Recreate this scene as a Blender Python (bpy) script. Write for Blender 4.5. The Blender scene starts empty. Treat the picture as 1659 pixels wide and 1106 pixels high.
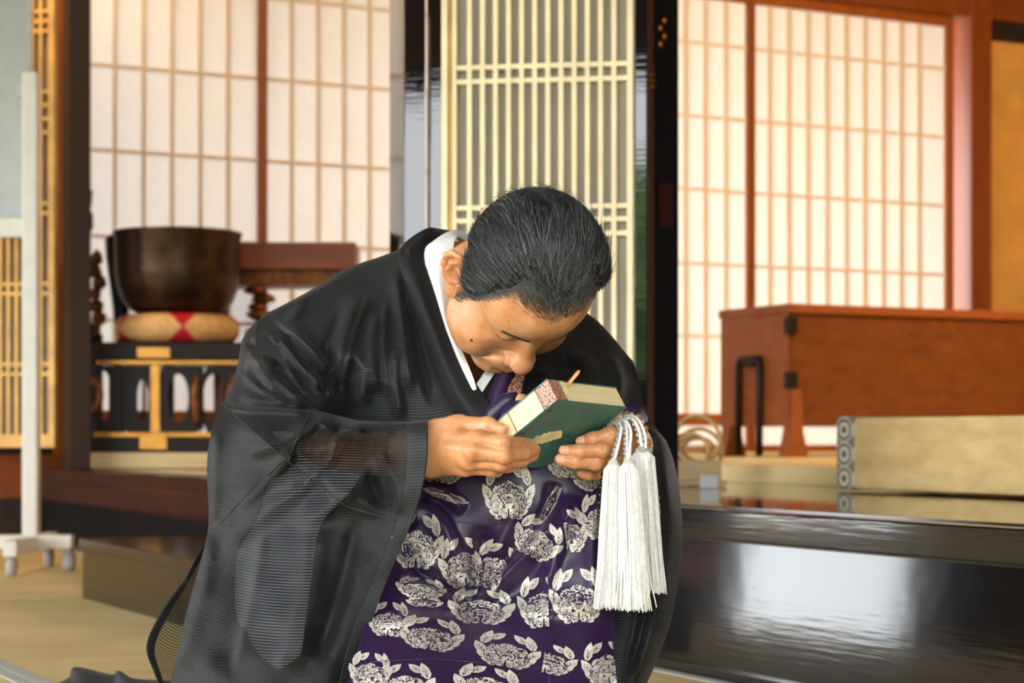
import bpy, bmesh, math, random
import numpy as np
from mathutils import Vector, Matrix, Quaternion
random.seed(7); np.random.seed(7)
SC = bpy.context.scene
COL = SC.collection
# ------------------------------------------------------------------ camera, world, light
F, CX, HY, H = 3226.0, 829.5, 702.0, 0.5      # focal length in pixels, centre column, horizon row, eye height
cam_d = bpy.data.cameras.new('camera'); cam = bpy.data.objects.new('camera', cam_d); COL.objects.link(cam)
cam.location = (0, 0, H); cam.rotation_euler = (math.pi/2, 0, 0)
cam_d.sensor_width = 36.0; cam_d.lens = 70.0
cam_d.shift_y = (HY - 553.0) / 1659.0
cam_d.dof.use_dof = True; cam_d.dof.focus_distance = 2.42; cam_d.dof.aperture_fstop = 8.0
cam_d.clip_end = 200
SC.camera = cam
SC.view_settings.view_transform = 'Standard'; SC.view_settings.look = 'None'
SC.view_settings.gamma = 1.0; SC.view_settings.use_curve_mapping = False
SC.view_settings.exposure = 1.92
SC.cycles.use_denoising = True
SC.cycles.max_bounces = 10; SC.cycles.transparent_max_bounces = 24
wd = bpy.data.worlds.new('sky'); SC.world = wd; wd.use_nodes = True
bg = wd.node_tree.nodes['Background']
bg.inputs['Color'].default_value = (0.93, 0.97, 1.0, 1); bg.inputs['Strength'].default_value = 2.7
def area(name, loc, target, size, power, color, size_y=None):
    l = bpy.data.lights.new(name, 'AREA'); l.energy = power; l.color = color; l.size = size
    if size_y: l.shape = 'RECTANGLE'; l.size_y = size_y
    o = bpy.data.objects.new(name, l); COL.objects.link(o); o.location = loc
    o.rotation_euler = (Vector(target) - Vector(loc)).to_track_quat('-Z', 'Y').to_euler()
    return o
area('sanctuary_lamp', (3.0, 7.6, 3.3), (2.3, 9.6, .4), .8, 38, (1.0, .70, .40))
area('sanctuary_lamp', (-2.6, 7.9, 3.3), (-2.0, 9.4, 1.0), .8, 11, (1.0, .66, .34))
# ------------------------------------------------------------------ helpers
def P(px, py, d):
    return Vector(((px - CX) * d / F, d, H - (py - HY) * d / F))
AX = Vector((-0.4563, 0.8898, 0)); BX = Vector((0.8898, 0.4563, 0))   # along the platform edge / into the platform
def W(s, t, z):                                # platform frame: s along the edge (leftwards, away), t inwards
    return Vector((0, 4.88, 0)) + AX * s + BX * t + Vector((0, 0, z))
def s_of(px, d0=4.88):                         # edge coordinate under a picture column, for a line parallel to the edge
    u = (px - CX) / F; X = d0 * u / (1 + 1.95 * u); return -X / 0.4563
def new_obj(name, me, m=None, parent=None):
    o = bpy.data.objects.new(name, me); COL.objects.link(o)
    if m is not None:
        me.materials.clear(); me.materials.append(m)
    if parent is not None: o.parent = parent
    return o
def tag(o, label=None, cat=None, group=None, kind=None):
    if label: o['label'] = label
    if cat: o['category'] = cat
    if group: o['group'] = group
    if kind: o['kind'] = kind
    return o
def thing(name, label=None, cat=None, loc=(0, 0, 0), group=None, kind=None):
    o = bpy.data.objects.new(name, None); COL.objects.link(o); o.location = loc; o.empty_display_size = 0.1
    return tag(o, label, cat, group, kind)
class MB:
    """collects geometry given in world coordinates; build() links it as one mesh"""
    def __init__(s): s.v = []; s.f = []; s.sm = []
    def add(s, vs, fs, smooth=False):
        n = len(s.v); s.v += [tuple(v) for v in vs]; s.f += [tuple(i + n for i in f) for f in fs]; s.sm += [smooth] * len(fs); return s
    def hexa(s, c):                            # eight corners: bottom 4 (ccw) then top 4
        return s.add(c, [(3, 2, 1, 0), (4, 5, 6, 7), (0, 1, 5, 4), (1, 2, 6, 5), (2, 3, 7, 6), (3, 0, 4, 7)])
    def box(s, o, ex, ey, ez):                 # corner and three edge vectors
        o, ex, ey, ez = map(Vector, (o, ex, ey, ez))
        b = [o, o + ex, o + ex + ey, o + ey]
        return s.hexa(b + [p + ez for p in b])
    def cbox(s, c, sx, sy, sz, ax=Vector((1, 0, 0)), ay=Vector((0, 1, 0))):
        c = Vector(c); ex = ax * sx; ey = ay * sy; ez = Vector((0, 0, sz))
        return s.box(c - ex / 2 - ey / 2 - ez / 2, ex, ey, ez)
    def lathe(s, c, prof, n=48, ax=None):
        c = Vector(c); vs = []; fs = []
        for r, z in prof:
            for k in range(n):
                a = 2 * math.pi * k / n; vs.append(c + Vector((r * math.cos(a), r * math.sin(a), z)))
        m = len(prof)
        for i in range(m - 1):
            for k in range(n):
                k2 = (k + 1) % n; fs.append((i * n + k, i * n + k2, (i + 1) * n + k2, (i + 1) * n + k))
        if prof[0][0] > 1e-5: fs.append(tuple(reversed(range(n))))
        if prof[-1][0] > 1e-5: fs.append(tuple((m - 1) * n + k for k in range(n)))
        return s.add(vs, fs, True)
    def tube(s, pts, r, n=8, cap=True, flat=1.0):
        pts = [Vector(p) for p in pts]; m = len(pts)
        rs = [r] * m if isinstance(r, (int, float)) else list(r)
        up = None; vs = []; fs = []
        for i, p in enumerate(pts):
            t = (pts[min(i + 1, m - 1)] - pts[max(i - 1, 0)]).normalized()
            if up is None:
                up = t.orthogonal().normalized()
            up = (up - t * up.dot(t)); up = up.normalized() if up.length > 1e-6 else t.orthogonal().normalized()
            sd = t.cross(up)
            for k in range(n):
                a = 2 * math.pi * k / n; vs.append(p + (up * math.cos(a) + sd * math.sin(a) * flat) * rs[i])
        for i in range(m - 1):
            for k in range(n):
                k2 = (k + 1) % n; fs.append((i * n + k, i * n + k2, (i + 1) * n + k2, (i + 1) * n + k))
        if cap: fs += [tuple(reversed(range(n))), tuple((m - 1) * n + k for k in range(n))]
        return s.add(vs, fs, n > 4)
    def prism(s, poly, ex):                    # a flat polygon (world points) pushed along ex
        ex = Vector(ex); n = len(poly); vs = [Vector(p) for p in poly] + [Vector(p) + ex for p in poly]
        fs = [tuple(reversed(range(n))), tuple(range(n, 2 * n))] + [(i, (i + 1) % n, n + (i + 1) % n, n + i) for i in range(n)]
        return s.add(vs, fs)
    def build(s, name, m=None, parent=None, bevel=0, sub=0):
        me = bpy.data.meshes.new(name); me.from_pydata(s.v, [], s.f)
        bm = bmesh.new(); bm.from_mesh(me)
        bmesh.ops.recalc_face_normals(bm, faces=bm.faces[:])
        if bevel: bmesh.ops.bevel(bm, geom=[e for e in bm.edges if len(e.link_faces) == 2 and e.calc_face_angle(0) > .6], offset=bevel, segments=2, affect='EDGES', profile=.6)
        bm.to_mesh(me); bm.free()
        if any(s.sm) and not bevel:
            me.polygons.foreach_set('use_smooth', s.sm)
        elif any(s.sm):
            me.polygons.foreach_set('use_smooth', [True] * len(me.polygons))
        o = new_obj(name, me, m, parent)
        if parent is not None:
            o.matrix_parent_inverse = Matrix.Translation(parent.location).inverted() if parent.parent is None else Matrix.Identity(4)
        if sub:
            md = o.modifiers.new('sub', 'SUBSURF'); md.levels = sub; md.render_levels = sub
        return o
def setpar(o, parent):
    o.parent = parent; bpy.context.view_layer.update(); o.matrix_parent_inverse = parent.matrix_world.inverted(); return o
# ------------------------------------------------------------------ materials
MATS = {}
class NT:
    def __init__(s, name):
        s.m = bpy.data.materials.new(name); s.m.use_nodes = True; s.t = s.m.node_tree; s.n = s.t.nodes
        s.b = s.n['Principled BSDF']; s.out = s.n['Material Output']
    def node(s, typ, **kw):
        n = s.n.new(typ)
        for k, v in kw.items():
            if k in n.inputs.keys() if isinstance(k, str) else False: n.inputs[k].default_value = v
            else: setattr(n, k, v)
        return n
    def link(s, a, b): s.t.links.new(a, b); return b
    def coord(s, kind='Object', scale=(1, 1, 1), rot=(0, 0, 0)):
        c = s.n.new('ShaderNodeTexCoord'); mp = s.n.new('ShaderNodeMapping'); s.link(c.outputs[kind], mp.inputs[0])
        mp.inputs['Scale'].default_value = scale; mp.inputs['Rotation'].default_value = rot; return mp.outputs[0]
    def math(s, op, a, b=None, c=None):
        n = s.n.new('ShaderNodeMath'); n.operation = op
        for i, x in enumerate((a, b, c)):
            if x is None: continue
            if isinstance(x, (int, float)): n.inputs[i].default_value = x
            else: s.link(x, n.inputs[i])
        return n.outputs[0]
    def noise(s, vec, scale, detail=3, rough=.5, dist=0):
        n = s.n.new('ShaderNodeTexNoise'); n.inputs['Scale'].default_value = scale; n.inputs['Detail'].default_value = detail
        n.inputs['Roughness'].default_value = rough; n.inputs['Distortion'].default_value = dist
        if vec is not None: s.link(vec, n.inputs['Vector'])
        return n.outputs['Fac']
    def ramp(s, fac, stops, interp='LINEAR'):
        r = s.n.new('ShaderNodeValToRGB'); r.color_ramp.interpolation = interp; e = r.color_ramp.elements
        while len(e) < len(stops): e.new(0.5)
        for x, (p, c) in zip(e, stops):
            x.position = p; x.color = (*c, 1) if len(c) == 3 else c
        s.link(fac, r.inputs[0]); return r.outputs[0]
    def mix(s, fac, a, b):
        n = s.n.new('ShaderNodeMix'); n.data_type = 'RGBA'
        for i, x in ((0, fac), (6, a), (7, b)):
            if isinstance(x, (int, float)): n.inputs[i].default_value = x
            elif isinstance(x, tuple): n.inputs[i].default_value = (*x, 1) if len(x) == 3 else x
            else: s.link(x, n.inputs[i])
        return n.outputs[2]
    def bump(s, h, strength=.3, dist=.002):
        b = s.n.new('ShaderNodeBump'); b.inputs['Strength'].default_value = strength; b.inputs['Distance'].default_value = dist
        s.link(h, b.inputs['Height']); s.link(b.outputs[0], s.b.inputs['Normal']); return b
    def base(s, x):
        if isinstance(x, tuple): s.b.inputs['Base Color'].default_value = (*x, 1)
        else: s.link(x, s.b.inputs['Base Color'])
    def set(s, **kw):
        for k, v in kw.items(): s.b.inputs[k.replace('_', ' ')].default_value = v
        return s
def hexc(h):
    c = [int(h[i:i + 2], 16) / 255 for i in (0, 2, 4)]
    return tuple(x / 12.92 if x <= .04045 else ((x + .055) / 1.055) ** 2.4 for x in c)
def mat(name, col, rough=.5, metal=0, var=.12, scale=20, bump=0, bscale=80, coat=0, spec=None):
    t = NT(name); v = t.coord(); n = t.noise(v, scale, 4)
    c2 = tuple(max(0, x * (1 - var * 2)) for x in col); c1 = tuple(min(1, x * (1 + var)) for x in col)
    t.base(t.ramp(n, [(.3, c2), (.7, c1)])); t.set(Roughness=rough, Metallic=metal, Coat_Weight=coat)
    if spec is not None: t.b.inputs['Specular IOR Level'].default_value = spec
    if bump: t.bump(t.noise(v, bscale, 4), bump)
    MATS[name] = t.m; return t.m
def wood(name, c1, c2, axis='Z', rough=.4, ring=14, coat=0, sc=1.0):
    t = NT(name); s = {'X': (.6, 9, 9), 'Y': (9, .6, 9), 'Z': (9, 9, .6)}[axis]
    v = t.coord('Object', tuple(x * sc for x in s)); n = t.noise(v, 2.2, 5, .6, .6)
    w = t.noise(v, ring, 2, .5, .3); f = t.math('ADD', t.math('MULTIPLY', n, .7), t.math('MULTIPLY', w, .3))
    t.base(t.ramp(f, [(.3, c1), (.7, c2)])); t.set(Roughness=rough, Coat_Weight=coat); t.bump(f, .15, .001)
    MATS[name] = t.m; return t.m
def lacquer(name, col, rough=.06, wav=.25):
    t = NT(name); v = t.coord('Object', (1, 1, 1)); n = t.noise(v, 2.2, 3, .5, .3); g = t.noise(t.coord('Object', (2, 2, 40)), 3, 3)
    t.base(col); t.set(Roughness=rough); t.b.inputs['IOR'].default_value = 1.6
    t.bump(t.math('ADD', t.math('MULTIPLY', n, wav * 4), t.math('MULTIPLY', g, .12)), .25, .004)
    MATS[name] = t.m; return t.m
# ------------------------------------------------------------------ setting materials
m_black = lacquer('black_lacquer', (.006, .006, .007), .07)
m_black2 = lacquer('black_lacquer_worn', (.012, .009, .007), .12, .3)
m_dark = wood('dark_post_wood', (.018, .009, .005), (.032, .016, .009), 'Z', .55)
m_redwood = wood('reddish_pillar_wood', hexc('7a380e'), hexc('9c501a'), 'Z', .45)
m_muntin = wood('pale_muntin_wood', hexc('ead2b8'), hexc('f2dfca'), 'Z', .55)
m_stile = wood('orange_stile_wood', hexc('8f4512'), hexc('b0601f'), 'Z', .45)
m_chest = wood('chest_wood', hexc('5a2c0c'), hexc('7d4316'), 'X', .38, coat=.15)
m_chestz = wood('chest_end_wood', hexc('7d3c14'), hexc('9a5424'), 'X', .45)
m_ceil = wood('ceiling_board', hexc('4a2c18'), hexc('6b4224'), 'X', .6)
m_iron = mat('dark_iron', (.03, .018, .012), .45, .6)
def tatami_mat():
    t = NT('tatami_rush'); v = t.coord('UV'); sx = t.n.new('ShaderNodeSeparateXYZ'); t.link(v, sx.inputs[0])
    w = t.math('SINE', t.math('MULTIPLY', sx.outputs['Y'], 900.0)); w2 = t.math('SINE', t.math('MULTIPLY', sx.outputs['X'], 330.0))
    n = t.noise(t.coord('Object', (1, 1, 1)), 3.5, 5, .6); n2 = t.noise(t.coord('UV', (4, 160, 1)), 6, 3)
    f = t.math('ADD', t.math('MULTIPLY', n, .6), t.math('MULTIPLY', n2, .4))
    t.base(t.ramp(f, [(.3, hexc('d8b878')), (.52, hexc('ecd394')), (.72, hexc('f4e2ac'))])); t.set(Roughness=.62)
    t.bump(t.math('MULTIPLY', t.math('ADD', w, t.math('MULTIPLY', w2, .5)), .5), .35, .0012); return t.m
m_tatami = tatami_mat()
def heri_mat(name, c1, c2, sc):
    t = NT(name); v = t.coord('UV', (sc, sc, 1)); vo = t.n.new('ShaderNodeTexVoronoi'); t.link(v, vo.inputs['Vector'])
    vo.inputs['Randomness'].default_value = .15; vo.inputs['Scale'].default_value = 1
    n = t.noise(v, 4, 4)
    f = t.math('ADD', vo.outputs['Distance'], t.math('MULTIPLY', n, .35))
    t.base(t.ramp(f, [(.35, c1), (.6, c2), (.75, c1), (.9, c2)])); t.set(Roughness=.7); return t.m
m_heri = heri_mat('white_brocade_border', hexc('d9dcd6'), hexc('a8b0a8'), 46)
def paper_mat():
    t = NT('shoji_paper'); tr = t.n.new('ShaderNodeBsdfTranslucent'); df = t.n.new('ShaderNodeBsdfDiffuse'); mx = t.n.new('ShaderNodeMixShader')
    n = t.noise(t.coord('Object', (1, 1, 1)), 60, 4); c = t.ramp(n, [(.3, (.90, .89, .87)), (.7, (.95, .94, .93))])
    t.link(c, tr.inputs['Color']); t.link(c, df.inputs['Color'])
    mx.inputs[0].default_value = .29
    t.link(df.outputs[0], mx.inputs[1]); t.link(tr.outputs[0], mx.inputs[2]); t.link(mx.outputs[0], t.out.inputs[0]); return t.m
m_paper = paper_mat()
ZP = 0.345                                       # platform height
# ------------------------------------------------------------------ floor of tatami mats
def uvquad(o, scale=1.0, ax=AX, ay=BX):
    me = o.data; uv = me.uv_layers.new(name='UVMap'); mw = o.matrix_world
    for l in me.loops:
        p = me.vertices[l.vertex_index].co
        uv.data[l.index].uv = (p.dot(ax) * scale, p.dot(ay) * scale + p.z * scale)
floor = thing('floor', 'straw coloured tatami mat floor of the hall', 'floor', (0, 4, 0), kind='structure')
fb = MB().box((-7.4, -1.6, -.08), (13, 0, 0), (0, 16, 0), (0, 0, .03)); o = fb.build('subfloor', m_ceil, floor)
MW, ML = 1.245, 2.45
t_edge = -0.012
rowi = 0
t = t_edge
while t > -9:
    s0 = -9.8 + (rowi % 2) * .95
    for k in range(12):
        s = s0 + k * ML
        c = W(s + ML / 2, t - MW / 2, 0)
        if -7.2 < c.x < 5.4 and -1.4 < c.y < 12:
            g = .004; b = .034
            o = MB().box(W(s + g, t - MW + b, -.05), AX * (ML - 2 * g), BX * (MW - 2 * b), (0, 0, .05)).build('tatami_mat', m_tatami, floor); uvquad(o)
            for tt in (t - MW + g * .5, t - b):
                o = MB().box(W(s + g, tt, -.05), AX * (ML - 2 * g), BX * (b - g * .5), (0, 0, .0515)).build('mat_border', m_heri, floor); uvquad(o)
    t -= MW; rowi += 1
# ------------------------------------------------------------------ raised platform with lacquered edge
plat = thing('raised_platform', 'black lacquered edge of the raised inner sanctuary platform', 'platform', W(0, 0, 0), kind='structure')
S0, S1 = -3.2, 6.6
def slab(mb, t0, t1, z0, z1, s0=S0, s1=S1): return mb.box(W(s0, t0, z0), AX * (s1 - s0), BX * (t1 - t0), (0, 0, z1 - z0))
tilt = .020
mb = MB(); a0, a1 = W(S0, 0.006, 0), W(S1, 0.006, 0)
q = [W(S0, .004, 0), W(S1, .004, 0), W(S1, .004 + tilt, .28), W(S0, .004 + tilt, .28)]
mb.prism(q, BX * .12); mb.build('riser', m_black, plat)
slab(MB(), -.012, .14, .284, ZP).build('edge_beam', m_black, plat, bevel=.004)
slab(MB(), .004, .10, .2795, .284).build('groove', m_black2, plat)
slab(MB(), -.006, .03, 0, .022).build('foot_moulding', m_black2, plat, bevel=.003)
m_lacfloor = lacquer('lacquered_floorboard', (.018, .007, .004), .05, .04)
nb = 5
for k in range(nb):
    w = (1.0 - .14) / nb
    slab(MB(), .14 + k * w + .0012, .14 + (k + 1) * w - .0012, .26, ZP - .001).build('floorboard', m_lacfloor, plat)
slab(MB(), .066, .082, ZP - .001, ZP + .003).build('door_track', m_black2, plat)
slab(MB(), .9, 9.0, .2, ZP - .004).build('inner_floor', m_lacfloor, plat)
# mats of the inner room
for i in range(4):
    for k in range(6):
        s, t = -3.9 + k * 1.9 + (i % 2) * .4, 1.4 + i * .95
        if i == 0 and s > .9: continue
        o = MB().box(W(s + .003, t + .003, ZP - .003), AX * 1.894, BX * .944, (0, 0, .055)).build('inner_mat', m_tatami, plat); uvquad(o)
# ------------------------------------------------------------------ low step in front of the platform
stp = thing('low_step', 'dark lacquered low wooden step in front of the platform at left', 'step', W(1, -.6, 0))
def st_at(px, d):
    p = P(px, HY, d) - Vector((0, 4.88, H)); return p.dot(AX), p.dot(BX)
sb, OFF = st_at(127, 6.04)
m_step = lacquer('step_lacquer', (.022, .014, .007), .16, .1)
for z0, z1, nm, t0 in ((0, .15, 'step_box', .012), (.151, .182, 'step_top', 0)):
    MB().box(W(sb - 1.45, OFF + t0, z0), AX * 1.45, BX * (.42), (0, 0, z1 - z0)).build(nm, m_step, stp, bevel=.003)
# ------------------------------------------------------------------ shoji wall: D = 10.5 + .513 X
def T(px):
    u = (px - CX) / F; X = 10.5 * u / (1 - .513 * u); return X / .8898
def SH(t, z, off=0): return Vector((0, 10.5, 0)) + BX * t - AX * off + Vector((0, 0, z))   # off: towards the room
ROWS = [.64, 1.04, 1.44, 1.85, 2.255, 2.66]
def shoji(n, x0, x1, bars, label, sw=.045, bw=.019):
    g = thing('window_%d' % n, label, 'shoji screen', SH((T(x0) + T(x1)) / 2, .40), kind='structure')
    t0, t1 = T(x0), T(x1); zb, zt = .40, 2.97
    for a in (t0, t1 - sw): MB().box(SH(a, zb, .0), BX * sw, -AX * .03, (0, 0, zt - zb)).build('stile', m_stile, g)
    for z, h in ((zb, .035), (.545, .065), (zt - .06, .06)): MB().box(SH(t0 + sw, z, .002), BX * (t1 - t0 - 2 * sw), -AX * .026, (0, 0, h)).build('rail', m_stile, g)
    MB().box(SH(t0 + sw * .6, zb + .01, .001), BX * (t1 - t0 - sw * 1.2), AX * .002, (0, 0, zt - zb - .03)).build('paper', m_paper, g)
    for x in bars:  # noqa
        MB().box(SH(T(x) - bw / 2, .61, .003), BX * bw, -AX * .014, (0, 0, zt - .67)).build('muntin', m_muntin, g)
    for z in ROWS[1:]:
        MB().box(SH(t0 + sw, z - .009, .003), BX * (t1 - t0 - 2 * sw), -AX * .011, (0, 0, .018)).build('muntin', m_muntin, g)
shoji(1, 84, 430, [139, 185, 232, 278, 324, 369], 'shoji screen with six bars behind the bronze bell bowl')
shoji(2, 416, 742, [472, 515, 557, 598, 640, 680], 'shoji screen between its orange stile and the black lacquered post')
shoji(3, 960, 1219, [1000, 1035, 1075, 1110, 1142, 1175], 'narrow strip of shoji screen right of the black doorway', .036, .028)
shoji(4, 1207, 1540, [1246, 1277, 1308, 1339, 1370, 1400, 1430, 1459, 1488], 'close barred shoji screen above the wooden chest', .05, .030)
mb = MB(); wb = thing('wall_back', 'wooden beam and plaster above the shoji screens', 'wall', SH(0, 3), kind='structure')
MB().box(SH(-8.6, 2.97, -.06), BX * 15.6, -AX * .14, (0, 0, .16)).build('lintel', m_redwood, wb)
m_plaster = mat('plaster', hexc('c9b294'), .8, var=.05)
MB().box(SH(-8.6, 3.13, -.03), BX * 15.6, -AX * .06, (0, 0, .6)).build('plaster_band', m_plaster, wb)
MB().box(SH(-6.4, .2, -.04), BX * 13.4, -AX * .09, (0, 0, .2)).build('sill', m_redwood, wb)
MB().box(SH(T(745), .3, -.03), BX * (T(958) - T(745)), -AX * .05, (0, 0, 2.7)).build('plaster_panel', m_plaster, wb)
MB().box(SH(-8.6, -.05, -.03), BX * .85, -AX * .05, (0, 0, 3.05)).build('wall_board', m_dark, wb)
MB().box(SH(-6.55, -.05, -.03), BX * (T(84) + 6.55), -AX * .05, (0, 0, 3.05)).build('wall_board', m_dark, wb)
MB().box(SH(-8.0, 2.1, -.03), BX * 1.6, -AX * .05, (0, 0, .9)).build('wall_board', m_dark, wb)
# pillar and gilded wall to the right
pil = MB().box(SH(T(1556), .2, .10), BX * .155, AX * .2, (0, 0, 3.3)).build('trim_1', m_redwood, bevel=.006)
tag(pil, 'square orange wood pillar right of the shoji screens', 'pillar', kind='structure')
m_gold_wall = mat('ochre_wall', hexc('f0b055'), .6, var=.08, scale=6)
wr = thing('wall_right', 'glowing ochre boarded wall right of the wooden pillar', 'wall', SH(4, .4), kind='structure')
for k in range(6):
    MB().box(SH(T(1600) - .02 + k * .3, .2, .02), BX * .298, AX * .04, (0, 0, 2.66)).build('board', m_gold_wall, wr)
MB().box(SH(T(1600) - .02, 2.86, .06), BX * 1.8, AX * .1, (0, 0, .2)).build('beam', m_dark, wr)
MB().box(SH(T(1600) - .02, .4, .05), BX * 1.8, AX * .03, (0, 0, .82)).build('wainscot', m_redwood, wr)
# ------------------------------------------------------------------ shell: ceiling, side walls, added eave and light-blocking front wall, garden
cl = thing('ceiling', 'dark board ceiling of the temple hall', 'ceiling', (0, 5, 3.6), kind='structure')
for k in range(24):
    MB().box((-7.5, -1.6 + k * .62, 3.6), (13.3, 0, 0), (0, .612, 0), (0, 0, .04)).build('ceiling_board', m_ceil, cl)
wl = thing('wall_left', 'plaster side wall of the hall left', 'wall', (-6.1, 4, 0), kind='structure')
MB().box((-7.5, 4.5, -.05), (.1, 0, 0), (0, 2.3, 0), (0, 0, 3.7)).build('board_panel', m_ceil, wl)
MB().box((-7.5, -1.6, 2.7), (.1, 0, 0), (0, 7.6, 0), (0, 0, .95)).build('plaster_band', m_plaster, wl)
wrr = thing('wall_side', 'dark boarded side wall of the hall right', 'wall', (5.6, 4, 0), kind='structure')
MB().box((5.6, -1.6, -.05), (.1, 0, 0), (0, 15, 0), (0, 0, 3.7)).build('board_panel', m_ceil, wrr)
lin = MB().box((-7.5, -1.7, 2.6), (13.2, 0, 0), (0, .12, 0), (0, 0, 1.04)).build('trim_2', m_ceil); tag(lin, 'dark lintel over the open garden front', 'lintel', kind='structure')
wf = thing('wall_light_block', 'unseen dark boarded wall added to block light at the right of the garden front', 'wall', (3.5, -1.65, 0), kind='structure')  # added out of view so daylight reaches the man mostly from front-left
MB().box((2.3, -1.7, -.05), (3.35, 0, 0), (0, .1, 0), (0, 0, 2.7)).build('board_panel', m_ceil, wf)
m_gravel = mat('pale_gravel', hexc('cfcabd'), .9, scale=120, bump=.3)
m_lawn = mat('garden_moss', hexc('5d7a35'), .9, scale=8, bump=.3)
o = MB().box((-16, -16, -.6), (34, 0, 0), (0, 20, 0), (0, 0, .05)).build('ground', m_lawn); tag(o, 'mossy garden ground outside the open front', 'ground', kind='structure')
o = MB().box(SH(-14, -.6, -.2), BX * 26, AX * 12, (0, 0, .06)).build('ground', m_gravel); tag(o, 'pale gravel ground outside the shoji screens', 'ground', kind='structure')
m_eave = wood('eave_wood', hexc('b9743a'), hexc('cf9158'), 'X', .7)
ev = thing('trim_3', 'unseen wooden eave added outside the shoji to grade the light on their paper', 'eave', SH(0, 3.0, -1), kind='structure')  # added out of view; its warm underside grades the light through the paper
for k in range(7): MB().box(SH(-12, 3.0 - k * .03, -.12 - k * .28), BX * 22, AX * .276, (0, 0, .03)).build('eave_board', m_eave, ev)
# garden shrubs seen only as reflections in the lacquer
m_leaf = mat('garden_leaf', hexc('5f8a3c'), .6, var=.3, scale=5)
for i, (x, y, r) in enumerate(((-1.9, -7.5, 1.9), (4.4, -6.6, 1.1), (7.5, -5.6, 1.4), (-5.7, -7, 1.2), (1.4, -8, 1.0))):
    bm = bmesh.new(); bmesh.ops.create_icosphere(bm, subdivisions=4, radius=r)
    rr = np.random.RandomState(i)
    for v in bm.verts:
        n = v.co.normalized(); k = 1 + .12 * math.sin(9 * n.x + i) * math.sin(8 * n.y) + .1 * math.sin(13 * n.z + 2 * n.x) + .05 * rr.randn(); v.co = n * r * k; v.co.z *= .95
    me = bpy.data.meshes.new('shrub'); bm.to_mesh(me); bm.free()
    g = thing('garden_shrub', ['clipped green shrub in the garden facing the gilded lattice door', 'large clipped shrub by the right garden end', 'rounded shrub farther out beyond the right garden end', 'clipped shrub in the garden left of the camera', 'clipped shrub in the garden just right of the camera'][i], 'shrub', (x, y, -.55), 'garden shrubs')
    o = new_obj('foliage', me, m_leaf, g); o.location = (0, 0, r * .95)
    MB().tube([(x, y, -.6), (x, y, -.1)], .06).build('stem', m_dark, g)
# ------------------------------------------------------------------ lattice doors
m_gilt = mat('gilded_wood', (.92, .76, .46), .42, .0, var=.06, scale=9, spec=.5)
m_gilt2 = mat('aged_gilded_wood', hexc('c69a4c'), .42, .25, var=.15, scale=9)
m_silk = mat('grey_backing_paper', hexc('a49e90'), .7, var=.06, scale=4)
def lattice(name, label, xl, dl, xr, dr, z0, z1, nbar, barw, pairs, m, fw, mback, frame2=True):
    A = P(xl, HY, dl); B = P(xr, HY, dr); A.z = B.z = 0; ex = (B - A); Wd = ex.length; ex.normalize(); ey = Vector((-ex.y, ex.x, 0))
    g = thing(name, label, 'lattice door', (A + B) / 2 + Vector((0, 0, z0)))
    up = Vector((0, 0, 1))
    def bx(nm, x0, x1, za, zb, y0, y1, mm, par=g, bev=0): return MB().box(A + ex * x0 + up * za + ey * y0, ex * (x1 - x0), ey * (y1 - y0), up * (zb - za)).build(nm, mm, par, bevel=bev)
    bx('stile', 0, fw, z0, z1, -.018, .018, m, bev=.002); bx('stile', Wd - fw, Wd, z0, z1, -.018, .018, m, bev=.002)
    bx('rail', fw, Wd - fw, z0, z0 + fw * 2, -.016, .016, m, bev=.002); bx('rail', fw, Wd - fw, z1 - fw * 2, z1, -.016, .016, m, bev=.002)
    i0, i1 = fw, Wd - fw
    if frame2:
        bx('inner_frame', fw, fw + .012, z0 + fw * 2, z1 - fw * 2, -.009, .014, m_gilt2); bx('inner_frame', fw + .012, fw + .021, z0 + fw * 2, z1 - fw * 2, -.013, .012, m)
        i0 = fw + .021
    bx('backing_panel', fw * .5, Wd - fw * .5, z0 + .01, z1 - .01, .015, .022, mback)
    for k in range(nbar):
        x = i0 + (i1 - i0) * (k + 1) / (nbar + 1); bx('bar', x - barw / 2, x + barw / 2, z0 + fw * 2, z1 - fw * 2, -.012, .004, m)
    for z in pairs: bx('cross_bar', i0, i1, z - barw / 2, z + barw / 2, -.010, .006, m)
    return g
def zat(py, d): return H - (py - HY) * d / F
prs = [zat(y, 4.97) for y in (108, 131, 336, 357, 380, 585, 606)]
lattice('lattice_door', 'pale gilded lattice door panel directly behind the bowing man', 717, 5.0, 1027, 4.93, ZP + .004, 2.35, 12, .0118, prs, m_gilt, .016, m_silk)
prs2 = [zat(y, 8.75) for y in (20, 36, 52, 150, 172, 194, 216, 330, 346, 460, 476, 590, 606)]
lattice('lattice_door', 'brown gilded lattice door beside the dark post at far left', -60, 8.8, 91, 8.72, zat(725, 8.75), 2.75, 9, .016, prs2, m_gilt2, .03, m_silk, False)
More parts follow.
